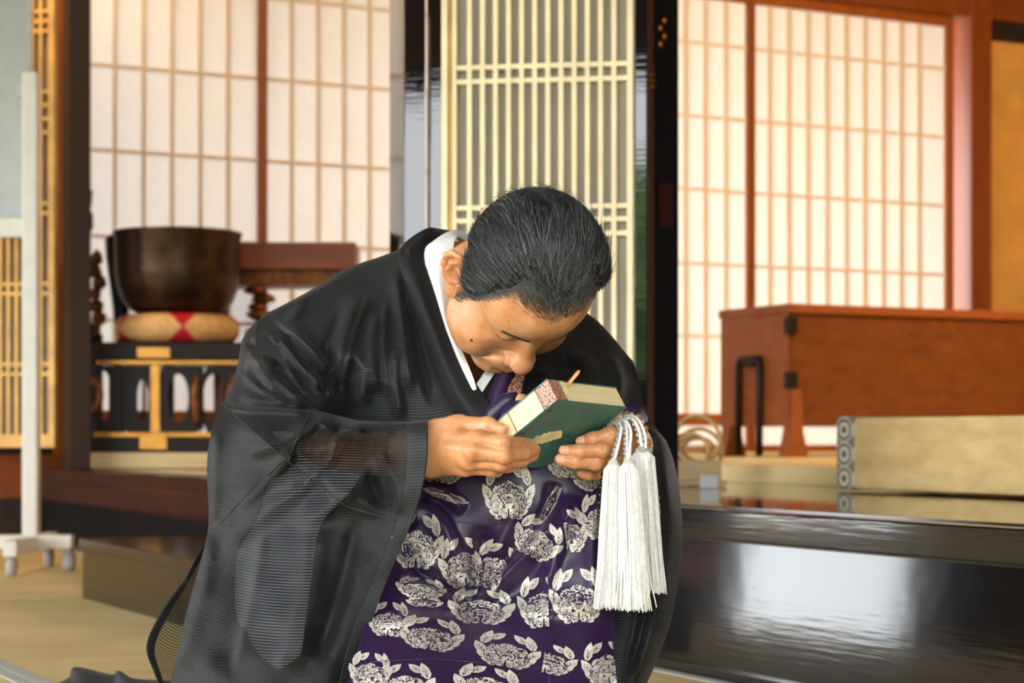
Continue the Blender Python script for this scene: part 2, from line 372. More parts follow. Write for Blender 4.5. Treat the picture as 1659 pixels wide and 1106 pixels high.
# ------------------------------------------------------------------ lacquered posts
def post(name, label, s, t, wa, wb, z1, m, bev=.004, z0=ZP):
    o = MB().box(W(s, t, z0), AX * wa, BX * wb, (0, 0, z1 - z0)).build(name, m, bevel=bev); return tag(o, label, 'post')
m_gloss = lacquer('mirror_lacquer', (.006, .006, .007), .025, .10)
def column(name, label, pts, m):
    o = MB().prism([Vector((P(px, HY, d).x, d, ZP)) for px, d in pts], (0, 0, 2.95)).build(name, m, bevel=.002); return tag(o, label, 'post')
column('lacquered_post', 'slim black lacquered post with matte left face left of the gilded lattice', [(631, 5.30), (655, 5.06), (689, 5.05), (690, 5.32)], m_gloss)
column('lacquered_post', 'glossy black door jamb touching the left edge of the gilded lattice', [(692, 5.07), (697, 5.02), (716, 5.015), (717, 5.09)], m_gloss)
column('lacquered_post', 'glossy black door jamb touching the right edge of the gilded lattice', [(1028, 4.98), (1028.5, 4.92), (1048, 4.915), (1049, 4.98)], m_gloss)
m_dkshaft = mat('matte_black_lacquer', (.006, .005, .005), .6, spec=.15)
m_rededge = wood('red_brown_edge', hexc('4a2410'), hexc('6a3416'), 'Z', .4)
pr = thing('doorway_post', 'black and red brown doorway post right of the man', 'post', P(1075, 760, 5.05))
s, t = st_at(1051, 5.0)
MB().box(W(s, t, ZP), AX * .03, BX * .016, (0, 0, 2.9)).build('red_edge', m_rededge, pr, bevel=.002)
MB().box(W(s, t + .0165, ZP), AX * .10, BX * .072, (0, 0, 2.9)).build('shaft', m_dkshaft, pr, bevel=.003)
m_redlac = mat('dark_red_lacquer', (.035, .002, .002), .4)
MB().box(W(s, t + .03, 1.02) - AX * .003, AX * .002, BX * .04, (0, 0, .11)).build('red_panel', m_redlac, pr)
m_brass = mat('brass', hexc('c07828'), .3, .9)
for z, r in ((1.385, .010), (1.37, .008), (1.40, .008)):
    MB().lathe(W(s, t + .006, z) - AX * .004, [(0.001, -.006), (r, -.003), (r, .003), (.001, .006)], 16).build('brass_fitting', m_brass, pr)
for k in range(4):
    c = W(s, t + .03 + .012 * (k % 2), 1.48 + .02 * k) - AX * .006
    MB().lathe(c, [(.001, -.012), (.008, -.004), (.006, .006), (.001, .012)], 12).build('brass_fitting', m_brass, pr)
# far-left dark post
s, t = st_at(112, 8.55)
post('square_post', 'thick dark brown square post at the left of the sanctuary', s, t, .11, .095, 3.4, m_dark)
# ------------------------------------------------------------------ wooden chest on legs
C0 = P(1280, HY, 8.6); C0.z = 0
ch = thing('wooden_chest', 'large reddish wooden chest on splayed legs under the right shoji', 'chest', C0 + BX * .7)
zc0, zc1 = zat(690, 8.6), zat(496, 8.6)
def cb(mbx, b0, b1, a0, a1, z0, z1): return mbx.box(C0 + BX * b0 + AX * a0 + Vector((0, 0, z0)), BX * (b1 - b0), AX * (a1 - a0), (0, 0, z1 - z0))
cb(MB(), 0, 1.5, 0, .53, zc0, zc1 - .03).build('body', m_chest, ch, bevel=.006)
cb(MB(), -.015, 1.515, -.015, .545, zc1 - .028, zc1 + .012).build('lid', m_chestz, ch, bevel=.006)
MB().prism([C0 - BX * .004 + AX * a + Vector((0, 0, z)) for a, z in ((.0, zc0), (.53, zc0), (.53, zc1 - .03), (0, zc1 - .03))], BX * -.006).build('end_board', m_chestz, ch)
ZM = ZP + .052
for b, a in ((.0, -.012), (.0, .47), (1.42, -.012), (1.42, .47)):
    q = [C0 + BX * (b + x) + AX * a + Vector((0, 0, z)) for x, z in ((-.03, ZM), (.09, ZM), (.062, zc0 - .02), (.055, zc0 + .16), (.0, zc0 + .16), (-.004, zc0 - .02))]
    MB().prism(q, AX * .06).build('leg', m_chestz, ch, bevel=.003)
for z in (zc0 + .16, zc1 - .12):
    cb(MB(), -.012, .03, -.016, .03, z, z + .075).build('corner_fitting', m_iron, ch, bevel=.002)
# iron carrying bail at the left end
def ep(a, z): return C0 - BX * .03 + AX * a + Vector((0, 0, z))
ztop = zat(580, 8.7)
MB().tube([ep(.19, ZM + .004), ep(.19, ztop - .02), ep(.20, ztop), ep(.34, ztop), ep(.355, ztop - .02), ep(.355, ZM + .004)], .016, 8).build('carrying_bail', m_iron, ch)
MB().cbox(ep(.272, ztop - .01) + BX * .018, .05, .09, .05, BX, AX).build('bail_plate', m_iron, ch)
# ------------------------------------------------------------------ raised mat block
m_goza = NT('woven_mat_side'); v = m_goza.coord('UV'); sx = m_goza.n.new('ShaderNodeSeparateXYZ'); m_goza.link(v, sx.inputs[0])
w1 = m_goza.math('SINE', m_goza.math('MULTIPLY', sx.outputs['X'], 700.)); w2 = m_goza.math('SINE', m_goza.math('MULTIPLY', sx.outputs['Y'], 1100.))
nz = m_goza.noise(m_goza.coord('UV', (3, 8, 1)), 3, 4)
m_goza.base(m_goza.ramp(nz, [(.3, hexc('c2a063')), (.7, hexc('d9bd84'))])); m_goza.set(Roughness=.6); m_goza.bump(m_goza.math('ADD', w1, w2), .4, .001); m_goza = m_goza.m
sB, tB = st_at(1382, 7.15 / (1 + 1.95 * (1382 - CX) / F))
zb0, zb1 = ZP, zat(677, 5.6)
blk = thing('raised_mat', 'thick woven rush mat block with patterned end border on the lacquered floor', 'mat', W(sB - .8, tB + .15, ZP))
o = MB().box(W(sB, tB, zb0 + .006), -AX * 2.2, BX * .32, (0, 0, zb1 - zb0 - .006)).build('mat_core', m_goza, blk, bevel=.010); uvquad(o)
m_heri2 = NT('roundel_border'); v = m_heri2.coord('UV'); sx = m_heri2.n.new('ShaderNodeSeparateXYZ'); m_heri2.link(v, sx.inputs[0])
hx = m_heri2.math('SUBTRACT', m_heri2.math('FRACT', m_heri2.math('MULTIPLY', sx.outputs['X'], 1.0)), .5); hy = m_heri2.math('SUBTRACT', m_heri2.math('FRACT', sx.outputs['Y']), .5)
rad = m_heri2.math('SQRT', m_heri2.math('ADD', m_heri2.math('MULTIPLY', hx, hx), m_heri2.math('MULTIPLY', hy, hy)))
m_heri2.base(m_heri2.ramp(rad, [(.0, hexc('6a6358')), (.14, hexc('6a6358')), (.18, hexc('d4cdb8')), (.3, hexc('d4cdb8')), (.34, hexc('5a5448')), (.42, hexc('5a5448')), (.46, hexc('d4cdb8')), (.56, hexc('7a7264'))], 'LINEAR')); m_heri2.set(Roughness=.7); m_heri2 = m_heri2.m
o = MB().box(W(sB + .072, tB - .003, zb0 + .003), -AX * .078, BX * .326, (0, 0, zb1 - zb0)).build('end_border', m_heri2, blk, bevel=.008)
me = o.data; uv = me.uv_layers.new(name='UVMap')
for l in me.loops:
    p = me.vertices[l.vertex_index].co - W(sB, tB, zb0); uv.data[l.index].uv = (p.dot(AX) / .072, p.z / ((zb1 - zb0) / 3))
# ------------------------------------------------------------------ straw coils and pale boxes by the doorway
m_palewood = wood('pale_cypress', hexc('cfae78'), hexc('e2c896'), 'X', .6)
m_straw = mat('pale_rope', hexc('e0b878'), .7, var=.15, scale=30)
dB = 5.9
o = MB().cbox(P(1130, 763, dB) + Vector((0, 0, 0)), .13, .10, .056).build('pale_box', m_palewood, bevel=.003); tag(o, 'pale flat wooden box on the floor beside the doorway post', 'box')
o.location.z += (ZP + .028 + .018) - zat(763, dB)
o = MB().cbox((P(1133, 763, dB).x, dB, ZP + .009), .15, .13, .016).build('pale_tray', m_palewood, bevel=.003); tag(o, 'low pale tray under the flat box beside the doorway post', 'tray')
m_wpaper = mat('white_card', (.85, .85, .88), .5, var=.03)
o = MB().cbox((P(1147, 790, 5.65).x, 5.62, ZP + .019), .05, .01, .036).build('white_card', m_wpaper, bevel=.002); tag(o, 'small white card standing before the pale flat box', 'card')
cg = thing('rope_coil', 'loose coil of pale rope heaped behind the flat box', 'rope', (P(1135, 700, 6.3).x, 6.3, ZP))
cx = P(1130, 700, 6.3).x
for k in range(6):
    rr = .075 + .015 * math.sin(k * 2.1); pts = []
    tiltk = .35 + .4 * ((k * 7) % 5) / 5; th0 = k * .9
    for i in range(33):
        a = 2 * math.pi * i / 32; x = rr * math.cos(a); y = rr * math.sin(a)
        pts.append(Vector((cx - .01 + .018 * math.sin(k * 1.7) + x * .8, 6.3 + .02 * math.cos(k) + y * math.cos(tiltk * 2) * .6, ZP + .012 + rr * 1.15 * abs(math.sin(tiltk * 2)) * (1 + .9 * math.sin(a)) * .9 + .01 * k)))
    MB().tube(pts, .007, 8, cap=False).build('rope_loop', m_straw, cg)
# ------------------------------------------------------------------ bronze bell bowl, cushion and stand
dW = 9.0; bc = P(288, HY, dW); bx0, by0 = bc.x, dW
m_bronze = NT('hammered_bronze'); v = m_bronze.coord(); nz = m_bronze.noise(v, 14, 4); m_bronze.base(m_bronze.ramp(nz, [(.3, (.035, .018, .010)), (.7, (.085, .045, .024))])); m_bronze.set(Metallic=.75, Roughness=.38); m_bronze.bump(m_bronze.noise(v, 35, 2), .5, .004); m_bronze = m_bronze.m
zb, zt = zat(511, dW), zat(377, dW); R = 101 * dW / F
prof = [(.001, 0), (.55 * R, .0), (.74 * R, .02), (.87 * R, .06), (.955 * R, .12), (.995 * R, .20), (1.0 * R, zt - zb - .03), (1.025 * R, zt - zb - .012), (1.03 * R, zt - zb), (.96 * R, zt - zb), (.95 * R, zt - zb - .05), (.93 * R, .18), (.7 * R, .06), (.001, .03)]
o = MB().lathe((bx0, by0, zb), prof, 72).build('bell_bowl', m_bronze); tag(o, 'large dark bronze bell bowl on a round cushion at left', 'bell bowl')
cu = thing('bell_cushion', 'gold brocade ring cushion with red tips under the bronze bowl', 'cushion', (bx0, by0, zat(555, dW)))
m_cush = mat('gold_brocade', hexc('d9a868'), .5, var=.12, scale=40); m_red = mat('crimson_silk', hexc('c01828'), .45, var=.1)
zc = zat(556, dW); hc = zb - zc; NP = 5; R2 = R * .97
for k in range(NP):                             # alternating petals: gold, with red wedges between them
    vs = []; fs = []; n1, n2 = 40, 20
    a0 = math.radians(284) + 2 * math.pi * k / NP
    for i in range(n1 + 1):
        for j in range(n2 + 1):
            a = a0 + 2 * math.pi / NP * i / n1; b = -math.pi / 2 + math.pi * j / n2
            r = R2 * (.72 + .30 * math.cos(b) ** .7); vs.append((bx0 + r * math.cos(a), by0 + r * math.sin(a), zc + hc / 2 + hc / 2 * math.sin(b) * 1.02))
    w = lambda i, j: i * (n2 + 1) + j
    gold = []; red = []
    for i in range(n1):
        for j in range(n2):
            x = abs((i + .5) / n1 - .5) * 2; y = abs((j + .5) / n2 - .5) * 2
            (red if x > 1 - .50 * (y * 1.0 + .08) else gold).append((w(i, j), w(i + 1, j), w(i + 1, j + 1), w(i, j + 1)))
    MB().add(vs, gold, True).build('gold_petal', m_cush, cu); MB().add(vs, red, True).build('red_wedge', m_red, cu)
MB().lathe((bx0, by0, zc), [(.001, .004), (R2 * .75, .004), (R2 * .75, hc - .004), (.001, hc - .004)], 40).build('cushion_core', m_red, cu)
# openwork stand
m_standl = mat('stand_lacquer', (.015, .007, .004), .5, spec=.2); m_giltm = mat('gilt_metal', hexc('b98138'), .35, .7)
sd = thing('bell_stand', 'black and gilt openwork stand with oval cut-outs under the bell cushion', 'stand', (bx0, by0, ZP))
zs1 = zc; zs0 = zat(730, dW); SWd = .78; SD = .4
def sdx(px): return P(px, HY, dW - SD / 2).x
x0, x1 = sdx(152), sdx(428); yf = by0 - SD / 2; yb = by0 + SD / 2
def hb(nm, xa, xb, za, zb_, y0, y1, m): return MB().box((xa, y0, za), (xb - xa, 0, 0), (0, y1 - y0, 0), (0, 0, zb_ - za)).build(nm, m, sd, bevel=.003)
Z = lambda py: zat(py, dW - SD / 2)
hb('top_board', x0, x1, Z(582), zs1 - .004, yf, yb, m_standl); hb('gilt_band', x0 + .01, x1 - .01, Z(590), Z(583), yf + .01, yb - .01, m_giltm)
hb('bottom_board', x0 - .03, x1 + .03, Z(732), Z(708), yf - .02, yb + .02, m_standl); hb('gilt_band', x0 + .0, x1, Z(708), Z(700), yf + .01, yb - .01, m_giltm)
hb('base_slab', x0 - .02, x1 + .6, ZP + .001, Z(733), yf - .04, yb + .01, m_palewood)
for (xa, xb) in ((150, 158), (183, 196), (243, 258), (398, 412)):
    hb('stand_post', sdx(xa), sdx(xb), Z(700), Z(590), yf + .012, yf + .05, m_giltm if xa == 243 else m_standl)
    hb('stand_post', sdx(xa), sdx(xb), Z(700), Z(590), yb - .05, yb - .012, m_standl)
hb('corner_fitting', sdx(222), sdx(276), Z(580), Z(562), yf - .006, yf + .02, m_giltm); hb('corner_fitting', sdx(228), sdx(272), Z(728), Z(706), yf - .026, yf + .02, m_giltm)
def openwork(xa, xb, holes, nm='openwork_panel'):
    # a panel with oval cut-outs, filled between a rectangle and each oval
    mbx = MB(); n = 28
    cells = len(holes); W_ = (xb - xa) / cells
    for i, (cxp, ry0, ry1, rx) in enumerate(holes):
        l, r = xa + i * W_, xa + (i + 1) * W_; b, t_ = 700, 592
        for k in range(n):
            def ring(k):
                a = 2 * math.pi * k / n; c, s_ = math.cos(a), math.sin(a); cy = (ry0 + ry1) / 2; ry = (ry1 - ry0) / 2
                oi = (cxp + rx * c, cy + ry * s_)
                m_ = min(((r if c > 0 else l) - cxp) / c if abs(c) > 1e-6 else 1e9, ((b if s_ > 0 else t_) - cy) / s_ if abs(s_) > 1e-6 else 1e9)
                return oi, (cxp + m_ * c, cy + m_ * s_)
            (i0, o0), (i1, o1) = ring(k), ring(k + 1)
            poly = [Vector((sdx(x), yf + .025, Z(y))) for x, y in (i0, o0, o1, i1)]
            mbx.prism(poly, (0, .012, 0))
    return mbx.build(nm, m_standl, sd)
openwork(258, 398, [(287, 605, 684, 17), (346, 605, 684, 20)]); openwork(196, 243, [(229, 614, 682, 10)]); openwork(140, 183, [(165, 600, 682, 14)])
m_carve = mat('gilt_carving', hexc('7a4512'), .45, .5, var=.3, scale=25)
for px in (316, 375):
    c = Vector((sdx(px), yf + .01, 0)); pts = [c + Vector((.006 * math.sin(i * .8), 0, Z(690) + (Z(606) - Z(690)) * i / 10)) for i in range(11)]
    MB().tube(pts, [.010 + .012 * math.sin(math.pi * i / 10) for i in range(11)], 8).build('carved_spindle', m_carve, sd)
MB().tube([(sdx(140 + 22 * math.cos(a)), yf + .006, Z(640 + 28 * math.sin(a))) for a in np.linspace(-1.5, 1.5, 12)], .016, 8).build('carved_scroll', m_carve, sd)
# low table behind the bowl and carvings
tb = thing('altar_table', 'reddish brown wooden altar table behind the bronze bowl', 'table', (P(480, HY, 9.45).x, 9.45, ZP))
d2 = 9.35; X = lambda px: P(px, HY, d2).x; Z2 = lambda py: zat(py, d2)
m_tabw = wood('table_wood', hexc('6a3312'), hexc('8c4a20'), 'X', .45)
def tbx(nm, a, b, y0, y1, d0, d1, m): return MB().box((X(a), d0, Z2(y1)), (X(b) - X(a), 0, 0), (0, d1 - d0, 0), (0, 0, Z2(y0) - Z2(y1))).build(nm, m, tb, bevel=.004)
tbx('table_top', 330, 575, 392, 436, d2, d2 + .3, m_tabw); tbx('apron', 340, 566, 437, 462, d2 + .02, d2 + .28, m_carve)
for a in (345, 552): 
    MB().box((X(a), d2 + .02, ZP), (.035, 0, 0), (0, .035, 0), (0, 0, Z2(460) - ZP)).build('table_leg', m_tabw, tb); MB().box((X(a), d2 + .24, ZP), (.035, 0, 0), (0, .035, 0), (0, 0, Z2(460) - ZP)).build('table_leg', m_tabw, tb)
def carving(name, label, px, d, y0, y1, r, m, seed):
    rr = random.Random(seed); g = thing(name, label, 'carving', (P(px, HY, d).x, d, ZP)); n = 7
    z0_, z1_ = zat(y1, d), zat(y0, d)
    MB().box((P(px, 0, d).x - r * .7, d - r * .6, ZP), (r * 1.4, 0, 0), (0, r * 1.2, 0), (0, 0, z0_ - ZP + .01)).build('pedestal', m_standl, g)
    for k in range(n):
        z = z0_ + (z1_ - z0_) * (k + .5) / n; q = (z1_ - z0_) / n * .75
        c = (P(px, 0, d).x + r * .35 * math.sin(k * 2.3 + seed), d, z)
        MB().lathe(c, [(.001, -q), (r * (.7 + .3 * rr.random()), -q * .4), (r * (.6 + .4 * rr.random()), q * .4), (.001, q)], 10).build('carved_lobe', m, g)
    return g
carving('carved_ornament', 'gilt carved ornament right of the bronze bowl', 420, 9.32, 462, 560, .06, m_carve, 3)
carving('carved_ornament', 'orange gilt carving between the post and the bronze bowl', 157, 9.34, 408, 545, .035, m_carve, 5)
m_darkb = mat('blackened_bronze', (.012, .010, .012), .4, .5)
carving('carved_figure', 'small dark carved figure half hidden by the left post', 138, 9.05, 303, 560, .035, m_darkb, 8)
o = MB().lathe((P(196, 0, 9.36).x, 9.36, ZP), [(.03, 0), (.05, .01), (.02, .05), (.02, .6), (.07, zat(415, 9.33) - ZP), (.075, zat(385, 9.33) - ZP), (.05, zat(379, 9.33) - ZP), (.001, zat(379, 9.33) - ZP)], 24).build('incense_burner', m_darkb); tag(o, 'dark metal incense vessel left of the bronze bowl', 'vessel')
# ------------------------------------------------------------------ whiteboard on a white wheeled stand
dS = 7.25; X = lambda px: P(px, HY, dS).x; Zs = lambda py: zat(py, dS)
m_white = mat('white_enamel', hexc('d8d2c4'), .35, var=.03); m_board = mat('grey_board', hexc('a9aca9'), .3, var=.03); m_castor = mat('grey_castor', hexc('b5b2ac'), .4, var=.1)
ws = thing('whiteboard_stand', 'white wheeled frame holding a grey board at the far left edge', 'whiteboard', (X(-120), dS, 0))
def wsb(nm, a, b, y0, y1, dd0, dd1, m, bev=.004, par=None): return MB().box((X(a), dS + dd0, Zs(y1)), (X(b) - X(a), 0, 0), (0, dd1 - dd0, 0), (0, 0, Zs(y0) - Zs(y1))).build(nm, m, par or ws, bevel=bev)
for a in (38, -420):
    wsb('upright', a, a + 25, 118, 872, -.03, .03, m_white, .008)
    f = MB().box((X(a + 2), dS - .32, Zs(893)), (X(a + 22) - X(a), 0, 0), (0, .64, 0), (0, 0, Zs(868) - Zs(893))).build('foot', m_white, ws, bevel=.006)
    wsb('pivot_knob', a - 9, a, 136, 158, -.02, .02, m_castor, .004)
    for dy in (-.28, .28):
        MB().tube([(X(a + 6), dS + dy, .035), (X(a + 18), dS + dy, .035)], .034, 20).build('castor', m_castor, ws)
wsb('cross_foot', -430, 118, 866, 888, -.028, .028, m_white, .006)
for a in (112,): MB().tube([(X(a - 8), dS, .037), (X(a + 8), dS, .037)], .036, 20).build('castor', m_castor, ws)
wsb('board', -395, 42, -260, 352, .035, .05, m_board); wsb('board_rail', -400, 48, 352, 384, .0, .06, m_white, .004)
wsb('board_edge', 42, 47, -260, 352, .03, .055, m_castor, .001)
# ------------------------------------------------------------------ organic surfaces grown from distance fields
def A3(*x): return np.array(x, float)
def ell(p, c, r):
    q = p - A3(*c); r = A3(*r); k0 = np.linalg.norm(q / r, axis=-1); k1 = np.linalg.norm(q / (r * r), axis=-1) + 1e-9; return k0 * (k0 - 1) / k1
def ellr(p, c, r, R):                           # ellipsoid with its own axes (rows of R)
    q = (p - A3(*c)) @ np.asarray(R).T; r = A3(*r); k0 = np.linalg.norm(q / r, axis=-1); k1 = np.linalg.norm(q / (r * r), axis=-1) + 1e-9; return k0 * (k0 - 1) / k1
def cone(p, a, b, r1, r2):
    a = A3(*a); b = A3(*b); ba = b - a; q = p - a; t = np.clip((q @ ba) / (ba @ ba), 0, 1)
    return np.linalg.norm(q - t[..., None] * ba, axis=-1) - (r1 + (r2 - r1) * t)
def smin(a, b, k):
    h = np.maximum(k - np.abs(a - b), 0) / k; return np.minimum(a, b) - h * h * k * .25
def smax(a, b, k): return -smin(-a, -b, k)
def surfnet(f, lo, hi, h):
    lo = A3(*lo); hi = A3(*hi); n = np.ceil((hi - lo) / h).astype(int) + 1
    g = [lo[i] + h * np.arange(n[i]) for i in range(3)]
    Pg = np.stack(np.meshgrid(*g, indexing='ij'), -1); D = f(Pg.reshape(-1, 3)).reshape(n)
    S = D < 0; c = [n[i] - 1 for i in range(3)]
    cor = [(i, j, k) for i in (0, 1) for j in (0, 1) for k in (0, 1)]
    sl = lambda o: tuple(slice(o[i], o[i] + c[i]) for i in range(3))
    cnt = sum(S[sl(o)].astype(int) for o in cor); act = (cnt > 0) & (cnt < 8)
    acc = np.zeros(tuple(c) + (3,)); num = np.zeros(tuple(c))
    for o in cor:
        for ax in range(3):
            if o[ax] == 1: continue
            o2 = list(o); o2[ax] = 1; o2 = tuple(o2)
            d0, d1 = D[sl(o)], D[sl(o2)]; m = (d0 < 0) != (d1 < 0)
            t = np.where(m, d0 / np.where(np.abs(d0 - d1) < 1e-12, 1, d0 - d1), 0)
            for i in range(3): acc[..., i] += np.where(m, o[i] + (t if i == ax else 0), 0)
            num += m
    idx = -np.ones(tuple(c), int); idx[act] = np.arange(act.sum())
    ii = np.argwhere(act); V = lo + h * (ii + acc[act] / num[act][:, None])
    Fs = []
    for ax in range(3):
        o0 = [slice(0, n[i]) for i in range(3)]; o0[ax] = slice(0, n[ax] - 1); o1 = list(o0); o1[ax] = slice(1, n[ax])
        m = S[tuple(o0)] != S[tuple(o1)]; e = np.argwhere(m); b, cc = [(1, 2), (2, 0), (0, 1)][ax]
        ok = (e[:, b] > 0) & (e[:, cc] > 0) & (e[:, b] < c[b]) & (e[:, cc] < c[cc]); e = e[ok]
        def at(db, dc):
            q = e.copy(); q[:, b] += db; q[:, cc] += dc; return idx[q[:, 0], q[:, 1], q[:, 2]]
        quad = np.stack([at(-1, -1), at(0, -1), at(0, 0), at(-1, 0)], 1)
        ins = S[tuple(o0)][tuple(e.T)]; quad[~ins] = quad[~ins][:, ::-1]; Fs.append(quad)
    return V, np.concatenate(Fs)
def subdiv(V, Q):
    E = np.concatenate([Q[:, [i, (i + 1) % 4]] for i in range(4)]); Es = np.sort(E, 1)
    u, inv = np.unique(Es, axis=0, return_inverse=True); inv = inv.ravel(); n = len(V); m = len(u); q = len(Q)
    V2 = np.concatenate([V, V[u].mean(1), V[Q].mean(1)]); e = [n + inv[i * q:(i + 1) * q] for i in range(4)]; fc = n + m + np.arange(q)
    Q2 = np.concatenate([np.stack([Q[:, i], e[i], fc, e[(i + 3) % 4]], 1) for i in range(4)]); return V2, Q2
def project(V, f, it=3, lim=.0025):
    for _ in range(it):
        h = 3e-4; d = f(V); g = np.stack([(f(V + h * np.eye(3)[i]) - d) / h for i in range(3)], -1)
        gl = (g * g).sum(-1) + 1e-6; V = V - np.clip(d / gl, -lim, lim)[:, None] * g
    return V
def relax(V, Q, it=1, w=.5):
    E = np.concatenate([Q[:, [i, (i + 1) % 4]] for i in range(4)])
    for _ in range(it):
        s = np.zeros_like(V); c = np.zeros(len(V)); np.add.at(s, E[:, 0], V[E[:, 1]]); np.add.at(c, E[:, 0], 1); np.add.at(s, E[:, 1], V[E[:, 0]]); np.add.at(c, E[:, 1], 1)
        V = V * (1 - w) + w * s / c[:, None]
    return V
def grow(f, lo, hi, h, sub):
    V, Q = surfnet(f, lo, hi, h); V = relax(V, Q, 1); V = project(V, f)
    for _ in range(sub):
        V, Q = subdiv(V, Q); V = relax(V, Q, 1, .3); V = project(V, f, 2 if _ < sub - 1 else 1)
    return V, Q
def np_mesh(name, V, Q, smooth=True):
    me = bpy.data.meshes.new(name); me.vertices.add(len(V)); me.vertices.foreach_set('co', np.asarray(V, np.float32).ravel())
    k = Q.shape[1]; me.loops.add(Q.size); me.loops.foreach_set('vertex_index', Q.astype(np.int32).ravel())
    me.polygons.add(len(Q)); me.polygons.foreach_set('loop_start', np.arange(0, Q.size, k, dtype=np.int32)); me.polygons.foreach_set('loop_total', np.full(len(Q), k, np.int32))
    me.update(); me.validate()
    if smooth: me.polygons.foreach_set('use_smooth', [True] * len(me.polygons))
    return me
# ------------------------------------------------------------------ head (local: x his left, y forwards, z up; metres)
YAW, PITCH, ROLL = math.radians(32), math.radians(74), math.radians(9)
F0 = Vector((math.sin(YAW), -math.cos(YAW), 0)); EXv = Vector((math.cos(YAW), math.sin(YAW), 0)); UP = Vector((0, 0, 1))
FW = F0 * math.cos(PITCH) - UP * math.sin(PITCH); UW = F0 * math.sin(PITCH) + UP * math.cos(PITCH)
qr = Quaternion(FW, ROLL); EXv = qr @ EXv; UW = qr @ UW
HS = .93
HC = P(839, 450, 2.45)
HM = np.array([EXv, FW, UW]).T * HS; HO = np.array(HC)
def h2w(V): return np.asarray(V) @ HM.T + HO
def mir(f): return lambda p: f(np.stack([np.abs(p[..., 0]), p[..., 1], p[..., 2]], -1))
def head_base(p):
    q = np.stack([np.abs(p[..., 0]), p[..., 1], p[..., 2]], -1)
    d = ell(p, (0, .006, .052), (.0790, .0885, .098))
    d = smin(d, ell(p, (0, .034, .050), (.066, .062, .058)), .03)
    d = smin(d, ell(p, (0, .030, -.025), (.060, .064, .075)), .03)
    d = smin(d, ell(q, (.046, .050, -.012), (.024, .028, .024)), .02)
    d = smin(d, ell(q, (.053, .042, -.052), (.030, .043, .035)), .022)
    d = smin(d, ell(p, (0, .055, -.074), (.052, .040, .036)), .025)
    d = smin(d, ell(p, (0, .080, -.098), (.034, .020, .018)), .024)
    d = smin(d, cone(q, (.061, .004, -.022), (.057, .024, -.064), .019, .019), .02)
    return d
def head_f(p):
    q = np.stack([np.abs(p[..., 0]), p[..., 1], p[..., 2]], -1)
    d = head_base(p)
    d = smin(d, cone(q, (.010, .083, .036), (.046, .066, .038), .009, .009), .014)          # brow ridge
    d = smax(d, -ell(q, (.031, .098, .0195), (.019, .014, .0105)), .012)                     # eye socket
    d = smin(d, ell(q, (.0315, .0735, .0150), (.0165, .0165, .0135)), .004)                  # closed eye under the lid
    d = smax(d, -cone(q, (.020, .0915, .0240), (.044, .0795, .0240), .0012, .0010), .0025)   # lid crease
    d = smax(d, -cone(q, (.019, .0915, .0090), (.033, .0915, .0070), .0009, .0012), .0022)   # lash line
    d = smax(d, -cone(q, (.033, .0915, .0070), (.046, .0800, .0105), .0012, .0008), .0022)
    d = smin(d, ell(q, (.034, .0775, .000), (.017, .008, .0065)), .008)                      # lower lid bag
    d = smin(d, cone(p, (0, .089, .026), (0, .104, -.020), .0080, .0105), .012)               # nose
    d = smin(d, ell(p, (0, .1100, -.0290), (.0160, .0150, .0140)), .010)
    d = smin(d, ell(q, (.0155, .0995, -.0345), (.0085, .0110, .0085)), .005)
    d = smax(d, -ell(q, (.0075, .1040, -.0440), (.0042, .0060, .0045)), .003)                # nostril
    d = smin(d, ell(p, (0, .086, -.059), (.028, .021, .021)), .014)                          # muzzle
    d = smax(d, -cone(q, (.0225, .100, -.036), (.039, .080, -.068), .0024, .0020), .008)     # smile fold
    d = smin(d, cone(q, (.0, .1050, -.0635), (.021, .0950, -.0680), .0052, .0030), .005)     # lips
    d = smin(d, cone(q, (.0, .1020, -.0745), (.018, .0940, -.0715), .0062, .0032), .005)
    d = smax(d, -cone(q, (.0, .1090, -.0690), (.0255, .0960, -.0692), .0012, .0015), .0025)  # mouth line
    d = smax(d, -cone(q, (.0, .1010, -.0860), (.014, .095, -.0850), .003, .002), .008)       # under the lip
    d = smin(d, ell(q, (.047, .066, -.030), (.023, .020, .024)), .010)                       # cheek
    d = smax(d, -cone(q, (.054, .048, -.066), (.036, .076, -.088), .0022, .0018), .007)      # jowl crease
    for i, z in enumerate((.052, .061, .070)):
        d = smax(d, -cone(q, (.0, .102 - i * .0022, z), (.034, .089 - i * .003, z + .002), .0005, .0004), .003)
    return d
